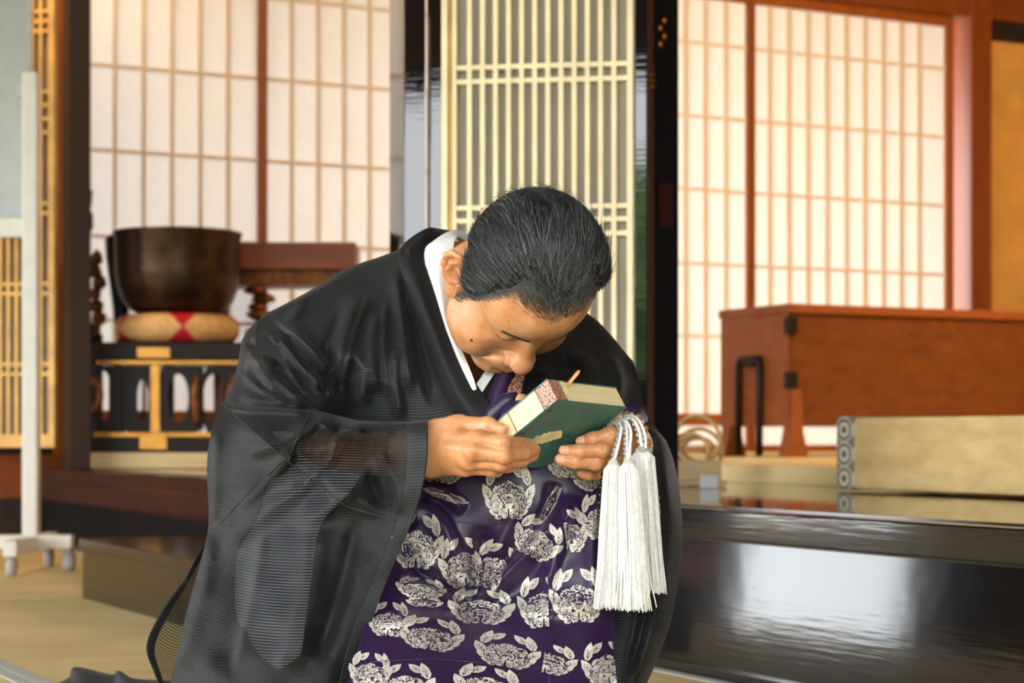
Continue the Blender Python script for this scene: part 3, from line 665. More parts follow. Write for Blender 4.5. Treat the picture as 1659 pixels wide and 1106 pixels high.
def ear_f(p, sx):
    x, y, z = p[..., 0] * sx, p[..., 1], p[..., 2]; c, s = math.cos(.24), math.sin(.24)
    # ear frame: a outward from the head, b backwards, e up the ear
    X = (x - .0815) / 1.15; b0 = -(y - .005) / 1.15; e0 = (z + .001) / 1.15
    b = b0 * c - e0 * s; e = b0 * s + e0 * c; ph = .42
    a = X * math.cos(ph) - b * math.sin(ph) * .0 + b * -.38; q = np.stack([a, b, e], -1)
    d = ell(q, (-.002, .010, .002), (.0045, .0175, .027))
    pts = [(-.001, -.002, .010), (.001, .003, .025), (.002, .013, .0305), (.003, .0225, .026), (.003, .0275, .014), (.0025, .0265, .0), (.001, .020, -.012), (0, .012, -.021)]
    for u, v in zip(pts[:-1], pts[1:]): d = smin(d, cone(q, u, v, .0036, .0036), .003)
    d = smin(d, ell(q, (.0, .006, -.025), (.0050, .0085, .0095)), .005)
    ah = [(.0015, .012, .022), (.003, .0175, .012), (.003, .016, -.002), (.0015, .010, -.012)]
    for u, v in zip(ah[:-1], ah[1:]): d = smin(d, cone(q, u, v, .0030, .0030), .003)
    d = smax(d, -ell(q, (.0065, .0085, -.001), (.0065, .0080, .0100)), .003)
    d = smin(d, ell(q, (.002, -.003, -.006), (.0038, .0036, .0058)), .003)
    return d
NECK = None
def head_all(p):
    d = head_f(p)
    for sx in (-1, 1): d = smin(d, ear_f(p, sx), .004)
    return smin(d, cone(p, (0, -.030, -.010), NECK, .050, .045), .022)
nk = np.array(P(748, 450, 2.715)); NECK = tuple((np.linalg.inv(HM) @ (nk - HO)))
# hairline height over the head by heading angle (0 front .. 180 back)
HL_A = [0, 12, 24, 34, 44, 54, 62, 70, 78, 84, 92, 104, 118, 140, 180]
HL_Z = [.096, .095, .098, .103, .090, .058, .012, -.024, -.030, -.014, .024, .014, -.026, -.044, -.050]
def hair_mask(p):
    a = np.degrees(np.arctan2(np.abs(p[..., 0]), p[..., 1] + .004)); return p[..., 2] - np.interp(a, HL_A, HL_Z)
# ------------------------------------------------------------------ skin, hair materials
def skin_mat():
    t = NT('skin'); v = t.coord(); n = t.noise(v, 38, 5, .6); n2 = t.noise(v, 260, 3, .6)
    at = t.n.new('ShaderNodeAttribute'); at.attribute_name = 'tint'
    base = t.ramp(n, [(.30, hexc('a86e46')), (.5, hexc('bd8558')), (.72, hexc('cf9b6e'))])
    base = t.mix(t.math('MULTIPLY', at.outputs['Fac'], .8), base, hexc('b5553c'))
    sp = t.ramp(t.noise(v, 120, 2, .5), [(.70, (0, 0, 0)), (.80, (1, 1, 1))])
    base = t.mix(t.math('MULTIPLY', sp, .30), base, hexc('8a4a26'))
    t.base(base); t.set(Roughness=.42); t.b.inputs['Subsurface Weight'].default_value = .18; t.b.inputs['Subsurface Radius'].default_value = (.012, .005, .003); t.b.inputs['Subsurface Scale'].default_value = .5
    t.bump(t.math('ADD', t.math('MULTIPLY', n2, .6), t.math('MULTIPLY', n, .5)), .22, .0009); return t.m
m_skin = skin_mat()
def hair_mat(name, stops, rough=.38):
    t = NT(name); g = t.n.new('ShaderNodeNewGeometry'); t.base(t.ramp(g.outputs['Random Per Island'], stops)); t.set(Roughness=rough); t.b.inputs['Specular IOR Level'].default_value = .7; return t.m
m_hair = hair_mat('black_hair', [(0, (.006, .008, .009)), (.5, (.024, .030, .031)), (.85, (.075, .080, .078)), (1, (.24, .23, .21))])
m_scalp = mat('hair_base', (.010, .0105, .0105), .85, var=.4, scale=60, bump=.6, bscale=400, spec=.2)
person = thing('person', 'man in black gauze robe and purple crested stole bowing over a book', 'person', P(770, 1374, 2.7))
def kid(o, par=None):
    par = par or person; o.parent = par
    o.matrix_parent_inverse = Matrix.Translation(person.location).inverted() if par is person else Matrix.Identity(4); return o
headV, headQ = grow(head_all, (-.125, -.23, -.20), (.125, .145, .15), .0042, 2)
def tint_head(V):
    t = np.zeros(len(V)); x = np.abs(V[:, 0])
    lip = np.exp(-(((V[:, 2] + .069) / .0075) ** 2 + (x / .02) ** 4 + ((V[:, 1] - .102) / .012) ** 2)); t += .8 * lip
    t += .45 * np.exp(-(((V[:, 2] + .031) / .016) ** 2 + (x / .018) ** 2 + ((V[:, 1] - .115) / .02) ** 2))
    t += .3 * np.exp(-(((V[:, 2] + .012) / .02) ** 2 + ((x - .045) / .02) ** 2 + ((V[:, 1] - .07) / .03) ** 2))
    t += .35 * np.exp(-(((x - .085) / .012) ** 2 + ((V[:, 1] + .02) / .03) ** 2))
    return t
headT = tint_head(headV)
# hair shell and strands
def ray_surface(dirs, c, f):
    lo = np.full(len(dirs), .03); hi = np.full(len(dirs), .16)
    for _ in range(26):
        m = (lo + hi) / 2; ins = f(c + dirs * m[:, None]) < 0; lo = np.where(ins, m, lo); hi = np.where(ins, hi, m)
    return c + dirs * lo[:, None]
HCc = A3(0, -.004, .035)
def hair_thick(p):
    m = hair_mask(p); s = np.clip((m - .007 - .007 * np.clip(p[:, 1] / .05, 0, 1)) / .052, 0, 1); s = s * s * (3 - 2 * s)
    front = np.clip((p[:, 1] + .0) / .08, 0, 1); side = np.clip(1 - m / .09, 0, 1)
    top = np.clip(p[:, 2] / .12, 0, 1)
    return .0012 + s * (.0085 + .0075 * front + .005 * top)
nth, nph = 150, 260
th = np.linspace(.0, math.pi * .86, nth); ph = np.linspace(0, 2 * math.pi, nph, endpoint=False)
TH, PH = np.meshgrid(th, ph, indexing='ij'); dirs = np.stack([np.sin(TH) * np.sin(PH), np.sin(TH) * np.cos(PH), np.cos(TH)], -1).reshape(-1, 3)
surf = ray_surface(dirs, HCc, head_base); mask = hair_mask(surf)
wob = 1 + .12 * np.sin(surf[:, 0] * 150 + 3 * np.sin(surf[:, 1] * 60)) * np.sin(surf[:, 1] * 40 + surf[:, 2] * 30)
shell = surf + dirs * (hair_thick(surf) * .42 * wob)[:, None]
keep = mask > np.where((surf[:, 1] > .03) & (np.abs(surf[:, 0]) < .062), .017, .011)
Q = []
for i in range(nth - 1):
    a = i * nph + np.arange(nph); b = i * nph + (np.arange(nph) + 1) % nph
    Q.append(np.stack([a, b, b + nph, a + nph], 1))
Q = np.concatenate(Q); Q = Q[keep[Q].all(1)]
me = np_mesh('hair', h2w(shell), Q); hair = kid(new_obj('hair', me, m_scalp)); tag(hair, 'short black hair combed back')
rs = np.random.RandomState(11)
def strands(root, nrm, flow, length, r0, nseg=5, curl=.25, lift=.3, follow=None):
    """thin three sided blades; arrays in head space"""
    n = len(root); p = root.copy(); V = []; tdir = flow + nrm * (np.asarray(lift) * np.ones(n))[:, None] * .6; tdir /= np.linalg.norm(tdir, axis=1)[:, None]
    bend = rs.randn(n, 3) * curl; L = length[:, None] / nseg
    for k in range(nseg + 1):
        side = np.cross(tdir, nrm); side /= np.linalg.norm(side, axis=1)[:, None] + 1e-9; up = np.cross(side, tdir)
        r = (np.ones(n) * r0)[:, None] * (1 - .85 * (k / nseg) ** 1.5)
        for a in (0, 2.094, 4.189): V.append(p + (side * math.cos(a) + up * math.sin(a)) * r)
        p = p + tdir * L
        if follow is not None:
            b0 = head_base(p); g = np.stack([head_base(p + 1e-3 * np.eye(3)[i]) - b0 for i in range(3)], -1); nrm = g / np.linalg.norm(g, axis=1)[:, None]
            want = follow * (1 + lift * (k + 1) / nseg) + .0003; p = p + nrm * ((want - b0) * .8)[:, None]
            tdir = tdir - nrm * ((tdir * nrm).sum(1) * .9)[:, None] + bend / nseg
        else: tdir = tdir + bend / nseg - nrm * (lift * 1.5 / nseg)
        tdir /= np.linalg.norm(tdir, axis=1)[:, None]
    V = np.stack(V, 1); m = 3 * (nseg + 1); Q = []
    base = (np.arange(n) * m)[:, None]
    for k in range(nseg):
        for a in range(3):
            b = (a + 1) % 3; Q.append(base + np.array([[3 * k + a, 3 * k + b, 3 * k + 3 + b, 3 * k + 3 + a]]))
    return V.reshape(-1, 3), np.concatenate(Q)
def hair_set(N, seed, edge=False):
    global rs; rs = np.random.RandomState(seed)
    z = rs.uniform(-.6, 1, N * 2); a = rs.uniform(0, 2 * math.pi, N * 2); rr = np.sqrt(1 - z * z); d = np.stack([rr * np.sin(a), rr * np.cos(a), z], 1)
    s = ray_surface(d, HCc, head_base); m = hair_mask(s) + rs.randn(len(s)) * .0025; ok = (m > -.004) & (rs.rand(len(s)) < np.clip(.30 + m / .022, 0, 1)); s = s[ok][:N]; d = d[ok][:N]; m = m[ok][:N]
    if edge: e = (m < .026) & (s[:, 1] > -.02); s, d, m = s[e], d[e], m[e]
    g = np.stack([head_base(s + 1e-3 * np.eye(3)[i]) - head_base(s - 1e-3 * np.eye(3)[i]) for i in range(3)], -1); nrm = g / np.linalg.norm(g, axis=1)[:, None]
    x = s[:, 0] / .078; fr = np.clip(s[:, 1] / .09, -1, 1)
    fl = np.stack([x * .35 * np.clip(fr * 2, 0, 1) + .18 * np.sin(s[:, 2] * 50), -np.ones(len(s)), .25 * fr - .75 * np.abs(x) ** 1.5], -1) + rs.randn(len(s), 3) * np.where((m < .03) & (fr > .3), .32, .14)[:, None]
    fl -= nrm * (fl * nrm).sum(1)[:, None]; fl /= np.linalg.norm(fl, axis=1)[:, None]
    fo = hair_thick(s) * rs.uniform(.45, 1.0, len(s)); root = s + nrm * fo[:, None]; lf = np.where(rs.rand(len(s)) < .06, .9, .12)
    ln = np.where(m < .006, .013, np.where((m < .028) & (fr > .3), .021, .036)) * rs.uniform(.6, 1.25, len(s)) * (1 + .5 * np.clip(fr, 0, 1))
    if edge: fo = fo * .5 + .0004; root = s + nrm * fo[:, None]; return strands(root, nrm, fl, np.full(len(s), .015) * rs.uniform(.6, 1.3, len(s)), .00022, 5, .5, .3, fo)
    return strands(root, nrm, fl, ln, np.where((m < .03) & (fr > .3), .00022, .00036), 6, .5, lf, fo)
V, Q = hair_set(22000, 21); me = np_mesh('hair_strands', h2w(V), Q, False); o = new_obj('hair_strands', me, m_hair); o.parent = hair; tag(o, kind='stuff')
V, Q = hair_set(30000, 33, True); o = new_obj('hair_strands', np_mesh('hair_strands', h2w(V), Q, False), m_hair); o.parent = hair; tag(o, kind='stuff')
# eyebrows and lashes
def brow(sx, seed, pts, N, ln, r, spread=.0022):
    rr = np.random.RandomState(seed); t = rr.rand(N); pts = np.array(pts); k = np.linspace(0, 1, len(pts))
    c = np.stack([np.interp(t, k, pts[:, i]) for i in range(3)], -1); c[:, 2] += rr.randn(N) * spread * (1 - .5 * t); c[:, 0] *= sx; c[:, 1] += .012
    for _ in range(8): 
        f = head_f(c); c[:, 1] -= np.clip(f, -.004, .004)
    nrm = np.tile(A3(0, 1, .1), (N, 1)) + rr.randn(N, 3) * .1; nrm /= np.linalg.norm(nrm, axis=1)[:, None]
    fl = np.stack([sx * np.ones(N), -.25 - .2 * t, .35 - .6 * t], -1) + rr.randn(N, 3) * .2; fl /= np.linalg.norm(fl, axis=1)[:, None]
    return strands(c, nrm, fl, ln * rr.uniform(.6, 1.2, N), r, 3, .3, .2)
for sx in (-1, 1):
    V, Q = brow(sx, 5 + sx, [(.013, .095, .0345), (.022, .093, .0375), (.034, .088, .0390), (.047, .078, .0365)], 380, .0075, .00021, .0026)
    o = kid(new_obj('eyebrow', np_mesh('eyebrow', h2w(V), Q, False), m_hair))
    V, Q = brow(sx, 9 + sx, [(.0195, .089, .0092), (.026, .090, .0075), (.033, .089, .0070), (.040, .083, .0085), (.046, .077, .0105)], 70, .0034, .00018, .0003)
    o = kid(new_obj('eyelashes', np_mesh('eyelashes', h2w(V), Q, False), m_hair))
# ------------------------------------------------------------------ book geometry (needed by the hands)
BK_A = P(903, 648, 2.28)
bw_, bh_, bt_ = Vector((.0862, .107, -.007)), Vector((-.0855, .0643, -.0706)), Vector((-.0114, .0107, .0235))
EW, EH, ET = bw_.normalized(), bh_.normalized(), bt_.normalized()
BWd, BHt, BTh = .1376, .136, .030
# ------------------------------------------------------------------ hands: joints given as picture points with their distance
def J(px, py, d): return np.array(P(px, py, d))
RH = dict(
  wrist=J(672, 728, 2.395), wrist2=J(630, 733, 2.44),
  meta=[(J(704, 706, 2.362), J(774, 713, 2.318)), (J(702, 724, 2.360), J(766, 731, 2.312)), (J(700, 740, 2.368), J(760, 746, 2.324)), (J(698, 752, 2.380), J(754, 757, 2.344))],
  fingers=[[J(774, 713, 2.318), J(813, 717, 2.308), J(837, 717, 2.330), J(851, 714, 2.347)],
           [J(766, 731, 2.312), J(816, 737, 2.306), J(848, 734, 2.332), J(866, 728, 2.352)],
           [J(760, 746, 2.324), J(812, 750, 2.318), J(846, 745, 2.340), J(864, 738, 2.356)],
           [J(754, 757, 2.346), J(798, 760, 2.342), J(824, 755, 2.356), J(842, 749, 2.366)]],
  rad=[.0094, .0091, .0086, .0078], wr=.0245,
  thumb=[J(704, 702, 2.372), J(746, 688, 2.345), J(790, 688, 2.325), J(812, 696, 2.320)], trad=[.0145, .0108, .0088, .0074])
LH = dict(
  wrist=J(1026, 724, 2.49), wrist2=J(1034, 726, 2.56),
  meta=[(J(1030, 708, 2.468), J(1014, 698, 2.425)), (J(1028, 722, 2.464), J(1006, 725, 2.418)), (J(1026, 736, 2.466), J(1000, 745, 2.422)), (J(1026, 746, 2.47), J(998, 757, 2.435))],
  fingers=[[J(1014, 698, 2.425), J(988, 705, 2.396), J(960, 711, 2.392), J(942, 715, 2.395)],
           [J(1006, 724, 2.418), J(974, 729, 2.385), J(938, 731, 2.378), J(914, 730, 2.380)],
           [J(1000, 745, 2.424), J(966, 749, 2.390), J(931, 748, 2.380), J(907, 744, 2.379)],
           [J(998, 760, 2.442), J(976, 766, 2.424), J(954, 768, 2.416), J(942, 766, 2.414)]],
  rad=[.0094, .0092, .0088, .0078], wr=.0215,
  thumb=[J(1022, 700, 2.48), J(1002, 682, 2.468), J(986, 666, 2.462), J(974, 656, 2.462)], trad=[.0140, .0115, .0100, .0086])
def hand_f(h, p, fore):
    w = h['wr']; d = cone(p, h['wrist'], h['wrist2'], w, w * 1.04); d = smin(d, cone(p, h['wrist2'], fore, w * 1.02, .030), .01)
    for (a, b) in h['meta']: d = smin(d, cone(p, a, b, .0135, .0100), .010); d = smin(d, cone(p, h['wrist'], a, w * .8, .0135), .012)
    t = h['thumb']; r = h['trad']; dt = cone(p, t[0], t[1], r[0], r[1])
    for i in (1, 2): dt = smin(dt, cone(p, t[i], t[i + 1], r[i], r[i + 1]), .004)
    dt = smin(dt, np.linalg.norm(p - t[2], axis=-1) - r[2] * 1.03, .004)
    d = smin(d, cone(p, t[0], t[1], r[0], r[1]), .014); d = smin(d, dt, .0035)
    m = h['meta']; d = smin(d, cone(p, t[1] * .8 + t[0] * .2, m[0][1] * .6 + m[0][0] * .4, .008, .006), .014)
    for f, r0 in zip(h['fingers'], h['rad']):
        df = cone(p, f[0], f[1], r0 * 1.12, r0 * .98); df = smin(df, cone(p, f[1], f[2], r0 * .98, r0 * .90), .004); df = smin(df, cone(p, f[2], f[3], r0 * .90, r0 * .76), .004)
        df = smin(df, np.linalg.norm(p - f[1], axis=-1) - r0 * 1.03, .005)
        n = np.array((0, -1., .25)); n /= np.linalg.norm(n)
        for j, w in ((1, .0), (1, .10), (1, -.10), (2, .0)):          # knuckle creases
            q = f[j] + (f[j + 1] - f[j]) * w + n * r0 * 1.06; sd = np.cross(f[2] - f[1], n); sd /= np.linalg.norm(sd)
            df = smax(df, -cone(p, q - sd * r0 * .55, q + sd * r0 * .55, .0004, .0004), .0010)
        d = smin(d, df, .0026)
        d = smin(d, np.linalg.norm(p - (f[0] + n * .0022), axis=-1) - r0 * 1.06, .009)
    for (a, b) in m[:3]:                                              # tendons
        n = np.array((0, -1., .35)); n /= np.linalg.norm(n); d = smin(d, cone(p, a + n * .0105, b + n * .0088, .0024, .0028), .007)
    return d
def grow_hand(h, fore):
    pts = np.concatenate([np.array([x for f in h['fingers'] for x in f] + h['thumb'] + [h['wrist'], h['wrist2']])]); lo = pts.min(0) - .035; hi = pts.max(0) + .035
    V, Q = grow(lambda p: hand_f(h, p, fore), lo, hi, .0031, 2)
    t = np.zeros(len(V))
    for f, r0 in zip(h['fingers'], h['rad']):
        for j, w in ((0, .55), (1, .5), (2, .3), (3, .55)): t += w * np.exp(-((V - f[j]) ** 2).sum(1) / (.011 ** 2))
    return V, Q, np.clip(t, 0, 1) * .55
rE, lE = J(405, 738, 2.63), J(1032, 738, 2.72)       # elbows
rhV, rhQ, rhT = grow_hand(RH, rE); lhV, lhQ, lhT = grow_hand(LH, lE)
# torso, arms and folded legs under the clothes: one coarse field, joined with head and hands into one body
rS, lS = J(510, 580, 2.76), J(935, 600, 2.80); hipc = J(700, 1010, 2.98)
def torso_f(p, arms=True):
    c7 = nk; chest = (rS + lS) / 2 + np.array((0, .02, -.06)); d = cone(p, c7, chest, .052, .105); d = smin(d, cone(p, chest, hipc, .115, .125), .06)
    d = smin(d, cone(p, rS, chest, .05, .09), .05); d = smin(d, cone(p, lS, chest, .05, .09), .05)
    for S, E in () if arms is not False else ((rS, rE), (lS, lE)): d = smin(d, cone(p, S, E, .046, .030), .02)
    for S, E, w in () if not arms else ((rS, rE, RH['wrist2']), (lS, lE, LH['wrist2'])): d = smin(d, cone(p, S, E, .046, .036), .02); d = smin(d, cone(p, E, w, .035, .026), .015)
    for s in (-1, 1):
        hp = hipc + np.array((s * .10, -.02, -.10)); kn = hp + np.array((s * .09 + .04, -.44, -.015)); an = kn + np.array((-s * .03, .42, -.075))
        d = smin(d, cone(p, hp, kn, .078, .06), .03); d = smin(d, cone(p, kn, an, .055, .035), .02); d = smin(d, cone(p, an, an + np.array((0, .10, -.01)), .034, .022), .02)
    return d
toV, toQ = grow(torso_f, (-.62, 2.25, -.03), (.52, 3.35, .86), .02, 0)
toV[:, 2] = np.maximum(toV[:, 2], .006)
parts = [(h2w(headV), headQ, headT), (rhV, rhQ, rhT), (lhV, lhQ, lhT), (toV, toQ, np.zeros(len(toV)))]
off = 0; VV = []; QQ = []; TT = []
for V, Q, Tn in parts: VV.append(V); QQ.append(Q + off); TT.append(Tn); off += len(V)
me = np_mesh('body', np.concatenate(VV), np.concatenate(QQ)); body = kid(new_obj('body', me, m_skin)); tag(body, 'bowed head with downcast eyes and two hands holding the book')
a = me.attributes.new('tint', 'FLOAT', 'POINT'); a.data.foreach_set('value', np.concatenate(TT).astype(np.float32))
# nails and moles
m_nail = mat('fingernail', hexc('d6997c'), .25, var=.04)
def nail(c, along, nrm, ln, wd):
    along = Vector(along).normalized(); nrm = Vector(nrm); nrm = (nrm - along * nrm.dot(along)).normalized(); sd = along.cross(nrm); n1, n2 = 8, 8; vs = []; fs = []
    for i in range(n1 + 1):
        for j in range(n2 + 1):
            u = (i / n1 - .5) * 2; v = (j / n2 - .5) * 2; w = wd * math.sqrt(max(0, 1 - abs(u) ** 4 * .75))
            vs.append(Vector(c) + along * (ln * u) + sd * (w * v) + nrm * (-.0022 * v * v - .0008 * u * u))
    for i in range(n1):
        for j in range(n2): fs.append((i * (n2 + 1) + j, (i + 1) * (n2 + 1) + j, (i + 1) * (n2 + 1) + j + 1, i * (n2 + 1) + j + 1))
    o = MB().add(vs, fs, True).build('fingernail', m_nail); kid(o, body)
    md = o.modifiers.new('s', 'SOLIDIFY'); md.thickness = .0006; return o
for hnd, nv in ((RH, (.25, -1, .45)), (LH, (-.2, -1, .2))):
    for f, r0 in list(zip(hnd['fingers'], hnd['rad']))[:3]:
        n = np.array(nv); n /= np.linalg.norm(n); dv = f[3] - f[2]; dv /= np.linalg.norm(dv)
        nail(f[3] - dv * .0012 + (n - dv * (n @ dv)) * r0 * .79, dv, n, .0068, .0054)
t = RH['thumb']; dv = t[3] - t[2]; dv /= np.linalg.norm(dv); n = np.array((.1, -.35, 1.)); n /= np.linalg.norm(n); nail(t[3] + n * .0070, dv, n, .0075, .0064)
m_mole = mat('mole', (.035, .018, .012), .5)
def mole(px, py, r):
    # dropped onto the head where the picture point meets it
    o_ = np.array((0, 0, H)); dr = np.array(P(px, py, 1.0)) - o_; inv = np.linalg.inv(HM); t0, t1 = 2.2, 2.6; ts = np.linspace(t0, t1, 1200)
    v = head_all(((o_ + ts[:, None] * dr) - HO) @ inv.T); k = np.argmax(v < 0)
    if k == 0: return
    c = o_ + ts[k] * dr; kid(MB().lathe(c, [(.0002, -r), (r * .7, -r * .7), (r, 0), (r * .7, r * .7), (.0002, r)], 12).build('mole', m_mole), body)
mole(764, 551, .0021); mole(824, 520, .0008); mole(731, 505, .0008)
# ------------------------------------------------------------------ cloth sheets from control nets of (column, row, distance)
def crom(Pc, n):
    """Catmull-Rom along axis 0 of Pc (k, ..., c) to n samples"""
    k = len(Pc); t = np.linspace(0, k - 1 - 1e-9, n); i = t.astype(int); f = (t - i).reshape((-1,) + (1,) * (Pc.ndim - 1))
    ext = np.concatenate([2 * Pc[:1] - Pc[1:2], Pc, 2 * Pc[-1:] - Pc[-2:-1]])
    a, b, c, d = ext[i], ext[i + 1], ext[i + 2], ext[i + 3]
    return .5 * ((2 * b) + (-a + c) * f + (2 * a - 5 * b + 4 * c - d) * f * f + (-a + 3 * b - 3 * c + d) * f ** 3)
def seg_dist(X, Y, pts):
    best = np.full(X.shape, 1e9); side = np.zeros(X.shape); par = np.zeros(X.shape); pts = np.asarray(pts, float); L = np.linalg.norm(np.diff(pts, axis=0), axis=1); tot = L.sum(); acc = 0
    for (a, b), l in zip(zip(pts[:-1], pts[1:]), L):
        e = (b - a) / max(l, 1e-6); qx, qy = X - a[0], Y - a[1]; t = np.clip(qx * e[0] + qy * e[1], 0, l); dx, dy = qx - t * e[0], qy - t * e[1]; d = np.hypot(dx, dy)
        m = d < best; best = np.where(m, d, best); side = np.where(m, np.sign(-qx * e[1] + qy * e[0]), side); par = np.where(m, (acc + t) / tot, par); acc += l
    return best, side, par
FOLD = 1.7
def net(ctrl, nr, ncol, folds=(), wob=0, seed=0):
    C = np.array(ctrl, float); D = crom(C, nr); D = np.swapaxes(crom(np.swapaxes(D, 0, 1), ncol), 0, 1)
    X, Y, Z = D[..., 0], D[..., 1], D[..., 2].copy()
    for fd in folds:
        pts, amp, w = fd[:3]; amp = amp * FOLD; asym = fd[3] if len(fd) > 3 else 0
        d, s, t = seg_dist(X, Y, pts); tp = np.clip(np.minimum(t, 1 - t) / .18, 0, 1); tp = tp * tp * (3 - 2 * tp)
        ww = np.where(s > 0, w * (1 + asym), w * (1 - asym)); Z -= amp * np.exp(-(d / ww) ** 2) * tp
    if wob:
        Z += wob * (np.sin(X * .031 + seed) * np.sin(Y * .027 + 2 * seed) + .6 * np.sin(X * .07 - Y * .05 + seed) + .4 * np.sin(X * .017 + Y * .11))
    return X, Y, Z
def net_w(X, Y, Z): return np.stack([(X - CX) * Z / F, Z, H - (Y - HY) * Z / F], -1)
def grid_mesh(name, Wd, m, parent=None, thick=0, uvs=None):
    nr, nc = Wd.shape[:2]; idx = np.arange(nr * nc).reshape(nr, nc)
    Q = np.stack([idx[:-1, :-1], idx[1:, :-1], idx[1:, 1:], idx[:-1, 1:]], -1).reshape(-1, 4)
    me = np_mesh(name, Wd.reshape(-1, 3), Q)
    v = np.concatenate([np.zeros((1, nc)), np.cumsum(np.linalg.norm(np.diff(Wd, axis=0), axis=2), 0)], 0); u = np.concatenate([np.zeros((nr, 1)), np.cumsum(np.linalg.norm(np.diff(Wd, axis=1), axis=2), 1)], 1)
    if uvs == 'row': v = np.repeat(v.mean(1, keepdims=True), nc, 1)
    uv = np.stack([u, v], -1).reshape(-1, 2); L = me.uv_layers.new(name='UVMap'); li = np.empty(len(me.loops), np.int32); me.loops.foreach_get('vertex_index', li); L.data.foreach_set('uv', uv[li].astype(np.float32).ravel())
    o = kid(new_obj(name, me, m), parent)
    if thick:
        md = o.modifiers.new('thickness', 'SOLIDIFY'); md.thickness = thick; md.offset = -1
    return o
def gauze(name, col, open_, solid=0.0, period=.0038, rough=.55, con=1.0):
    """ribbed summer gauze: close ribs with open rows between, really see-through"""
    t = NT(name); uvn = t.coord('UV'); sx = t.n.new('ShaderNodeSeparateXYZ'); t.link(uvn, sx.inputs[0])
    wv = t.noise(t.coord('UV', (3, 3, 1)), 2.0, 2); ph = t.math('ADD', t.math('MULTIPLY', sx.outputs['Y'], 2 * math.pi / period), t.math('MULTIPLY', wv, 3.0))
    s = t.math('ADD', t.math('MULTIPLY', t.math('SINE', ph), .5), .5); row = t.ramp(s, [(.50, (0, 0, 0)), (.72, (1, 1, 1))])
    n = t.noise(t.coord('UV', (700, 60, 1)), 1.0, 2); c2 = tuple(x * (1 + 1.2 * con) + .010 * con for x in col)
    t.base(t.mix(row, col, c2)); t.set(Roughness=rough); t.b.inputs['Sheen Weight'].default_value = .05; t.b.inputs['Sheen Roughness'].default_value = .4; t.b.inputs['Specular IOR Level'].default_value = .16
    t.bump(s, .12, .0004)
    tr = t.n.new('ShaderNodeBsdfTransparent'); mx = t.n.new('ShaderNodeMixShader'); fac = t.math('ADD', t.math('MULTIPLY', row, open_ - solid), solid)
    t.link(fac, mx.inputs[0]); t.link(t.b.outputs[0], mx.inputs[1]); t.link(tr.outputs[0], mx.inputs[2]); t.link(mx.outputs[0], t.out.inputs[0]); return t.m
m_gauze = gauze('black_gauze', (.006, .0065, .0068), .35, .02)
m_gauze3 = gauze('black_gauze_single', (.010, .011, .014), .62, .22)
m_gauze2 = gauze('black_gauze_lined', (.007, .0075, .0075), .0, .0)
m_band = gauze('black_gauze_hem', (.009, .0095, .010), .10, .0)
m_collar = gauze('black_collar_silk', (.008, .0085, .0085), .0, .0, con=.12)
m_linen = mat('white_linen', hexc('e8e6e2'), .75, var=.03, scale=40, bump=.15, bscale=900)
m_under = mat('pale_under_robe', hexc('d3d8e8'), .8, var=.06, scale=20)
m_inner = mat('charcoal_under_robe', (.012, .012, .013), .8, var=.2)
# --- under-robe: dark body of the clothing that carries the gauze
uV, uQ = grow(lambda p: torso_f(p, False) - .012, (-.62, 2.25, -.03), (.52, 3.35, .86), .022, 0)
cx = uV[uQ].mean(1)
sel = ~(((cx[:, 1] < 2.56) & (cx[:, 2] > .40)) | (cx[:, 2] > .69) | ((np.abs(cx[:, 0] + .08) < .10) & (cx[:, 1] < 2.72) & (cx[:, 2] > .50)))
uV[:, 2] = np.maximum(uV[:, 2], .003)
o = kid(new_obj('under_robe', np_mesh('under_robe', uV, uQ[sel]), m_inner))
# --- outer robe, right half (viewer's left)
RB = [[(425, 1205, 3.16), (500, 1205, 3.2), (570, 1200, 3.22), (640, 1200, 3.23), (702, 1200, 3.23)], [(430, 1010, 3.10), (500, 1010, 3.14), (570, 1010, 3.16), (640, 1010, 3.17), (702, 1010, 3.17)],
      [(425, 640, 2.96), (495, 600, 3.00), (560, 570, 3.02), (630, 550, 3.02), (702, 540, 3.02)],
      [(426, 516, 2.72), (497, 477, 2.74), (560, 438, 2.75), (622, 416, 2.74), (668, 398, 2.70)],
      [(414, 545, 2.63), (490, 515, 2.63), (560, 492, 2.635), (622, 470, 2.635), (668, 462, 2.62)],
      [(425, 605, 2.58), (500, 575, 2.565), (572, 560, 2.56), (640, 556, 2.56), (694, 552, 2.565)],
      [(470, 665, 2.59), (540, 645, 2.565), (604, 635, 2.545), (672, 632, 2.53), (732, 632, 2.525)],
      [(520, 745, 2.62), (580, 735, 2.58), (644, 740, 2.55), (716, 750, 2.52), (772, 720, 2.505)],
      [(540, 860, 2.62), (600, 860, 2.59), (660, 860, 2.57), (716, 860, 2.55), (772, 860, 2.53)]]
fR = [([(437, 507), (497, 480), (560, 447)], .006, 6), ([(600, 470), (575, 540), (556, 620), (552, 690)], .009, 6), ([(555, 500), (530, 560), (545, 640)], -.008, 7), ([(625, 480), (622, 560), (628, 650)], .007, 6), ([(655, 470), (676, 560), (700, 660)], -.007, 7), ([(640, 430), (652, 520), (668, 640)], .010, 9, .3), ([(580, 470), (560, 540), (545, 600), (540, 680)], .016, 14, .2), ([(500, 480), (470, 520), (500, 560), (545, 610)], .010, 10),
      ([(610, 500), (600, 560), (612, 640)], .012, 12), ([(570, 560), (590, 600), (585, 660)], .012, 12), ([(640, 560), (640, 620), (650, 680)], .010, 10), ([(437, 507), (490, 552), (545, 607)], .008, 6), ([(520, 560), (560, 640), (552, 700)], -.014, 14)]
X, Y, Z = net(RB, 170, 120, fR, .0015, 1); robe_r = grid_mesh('robe_body', net_w(X, Y, Z), m_gauze2, uvs='row'); tag(robe_r, 'black ribbed gauze robe over the right shoulder')
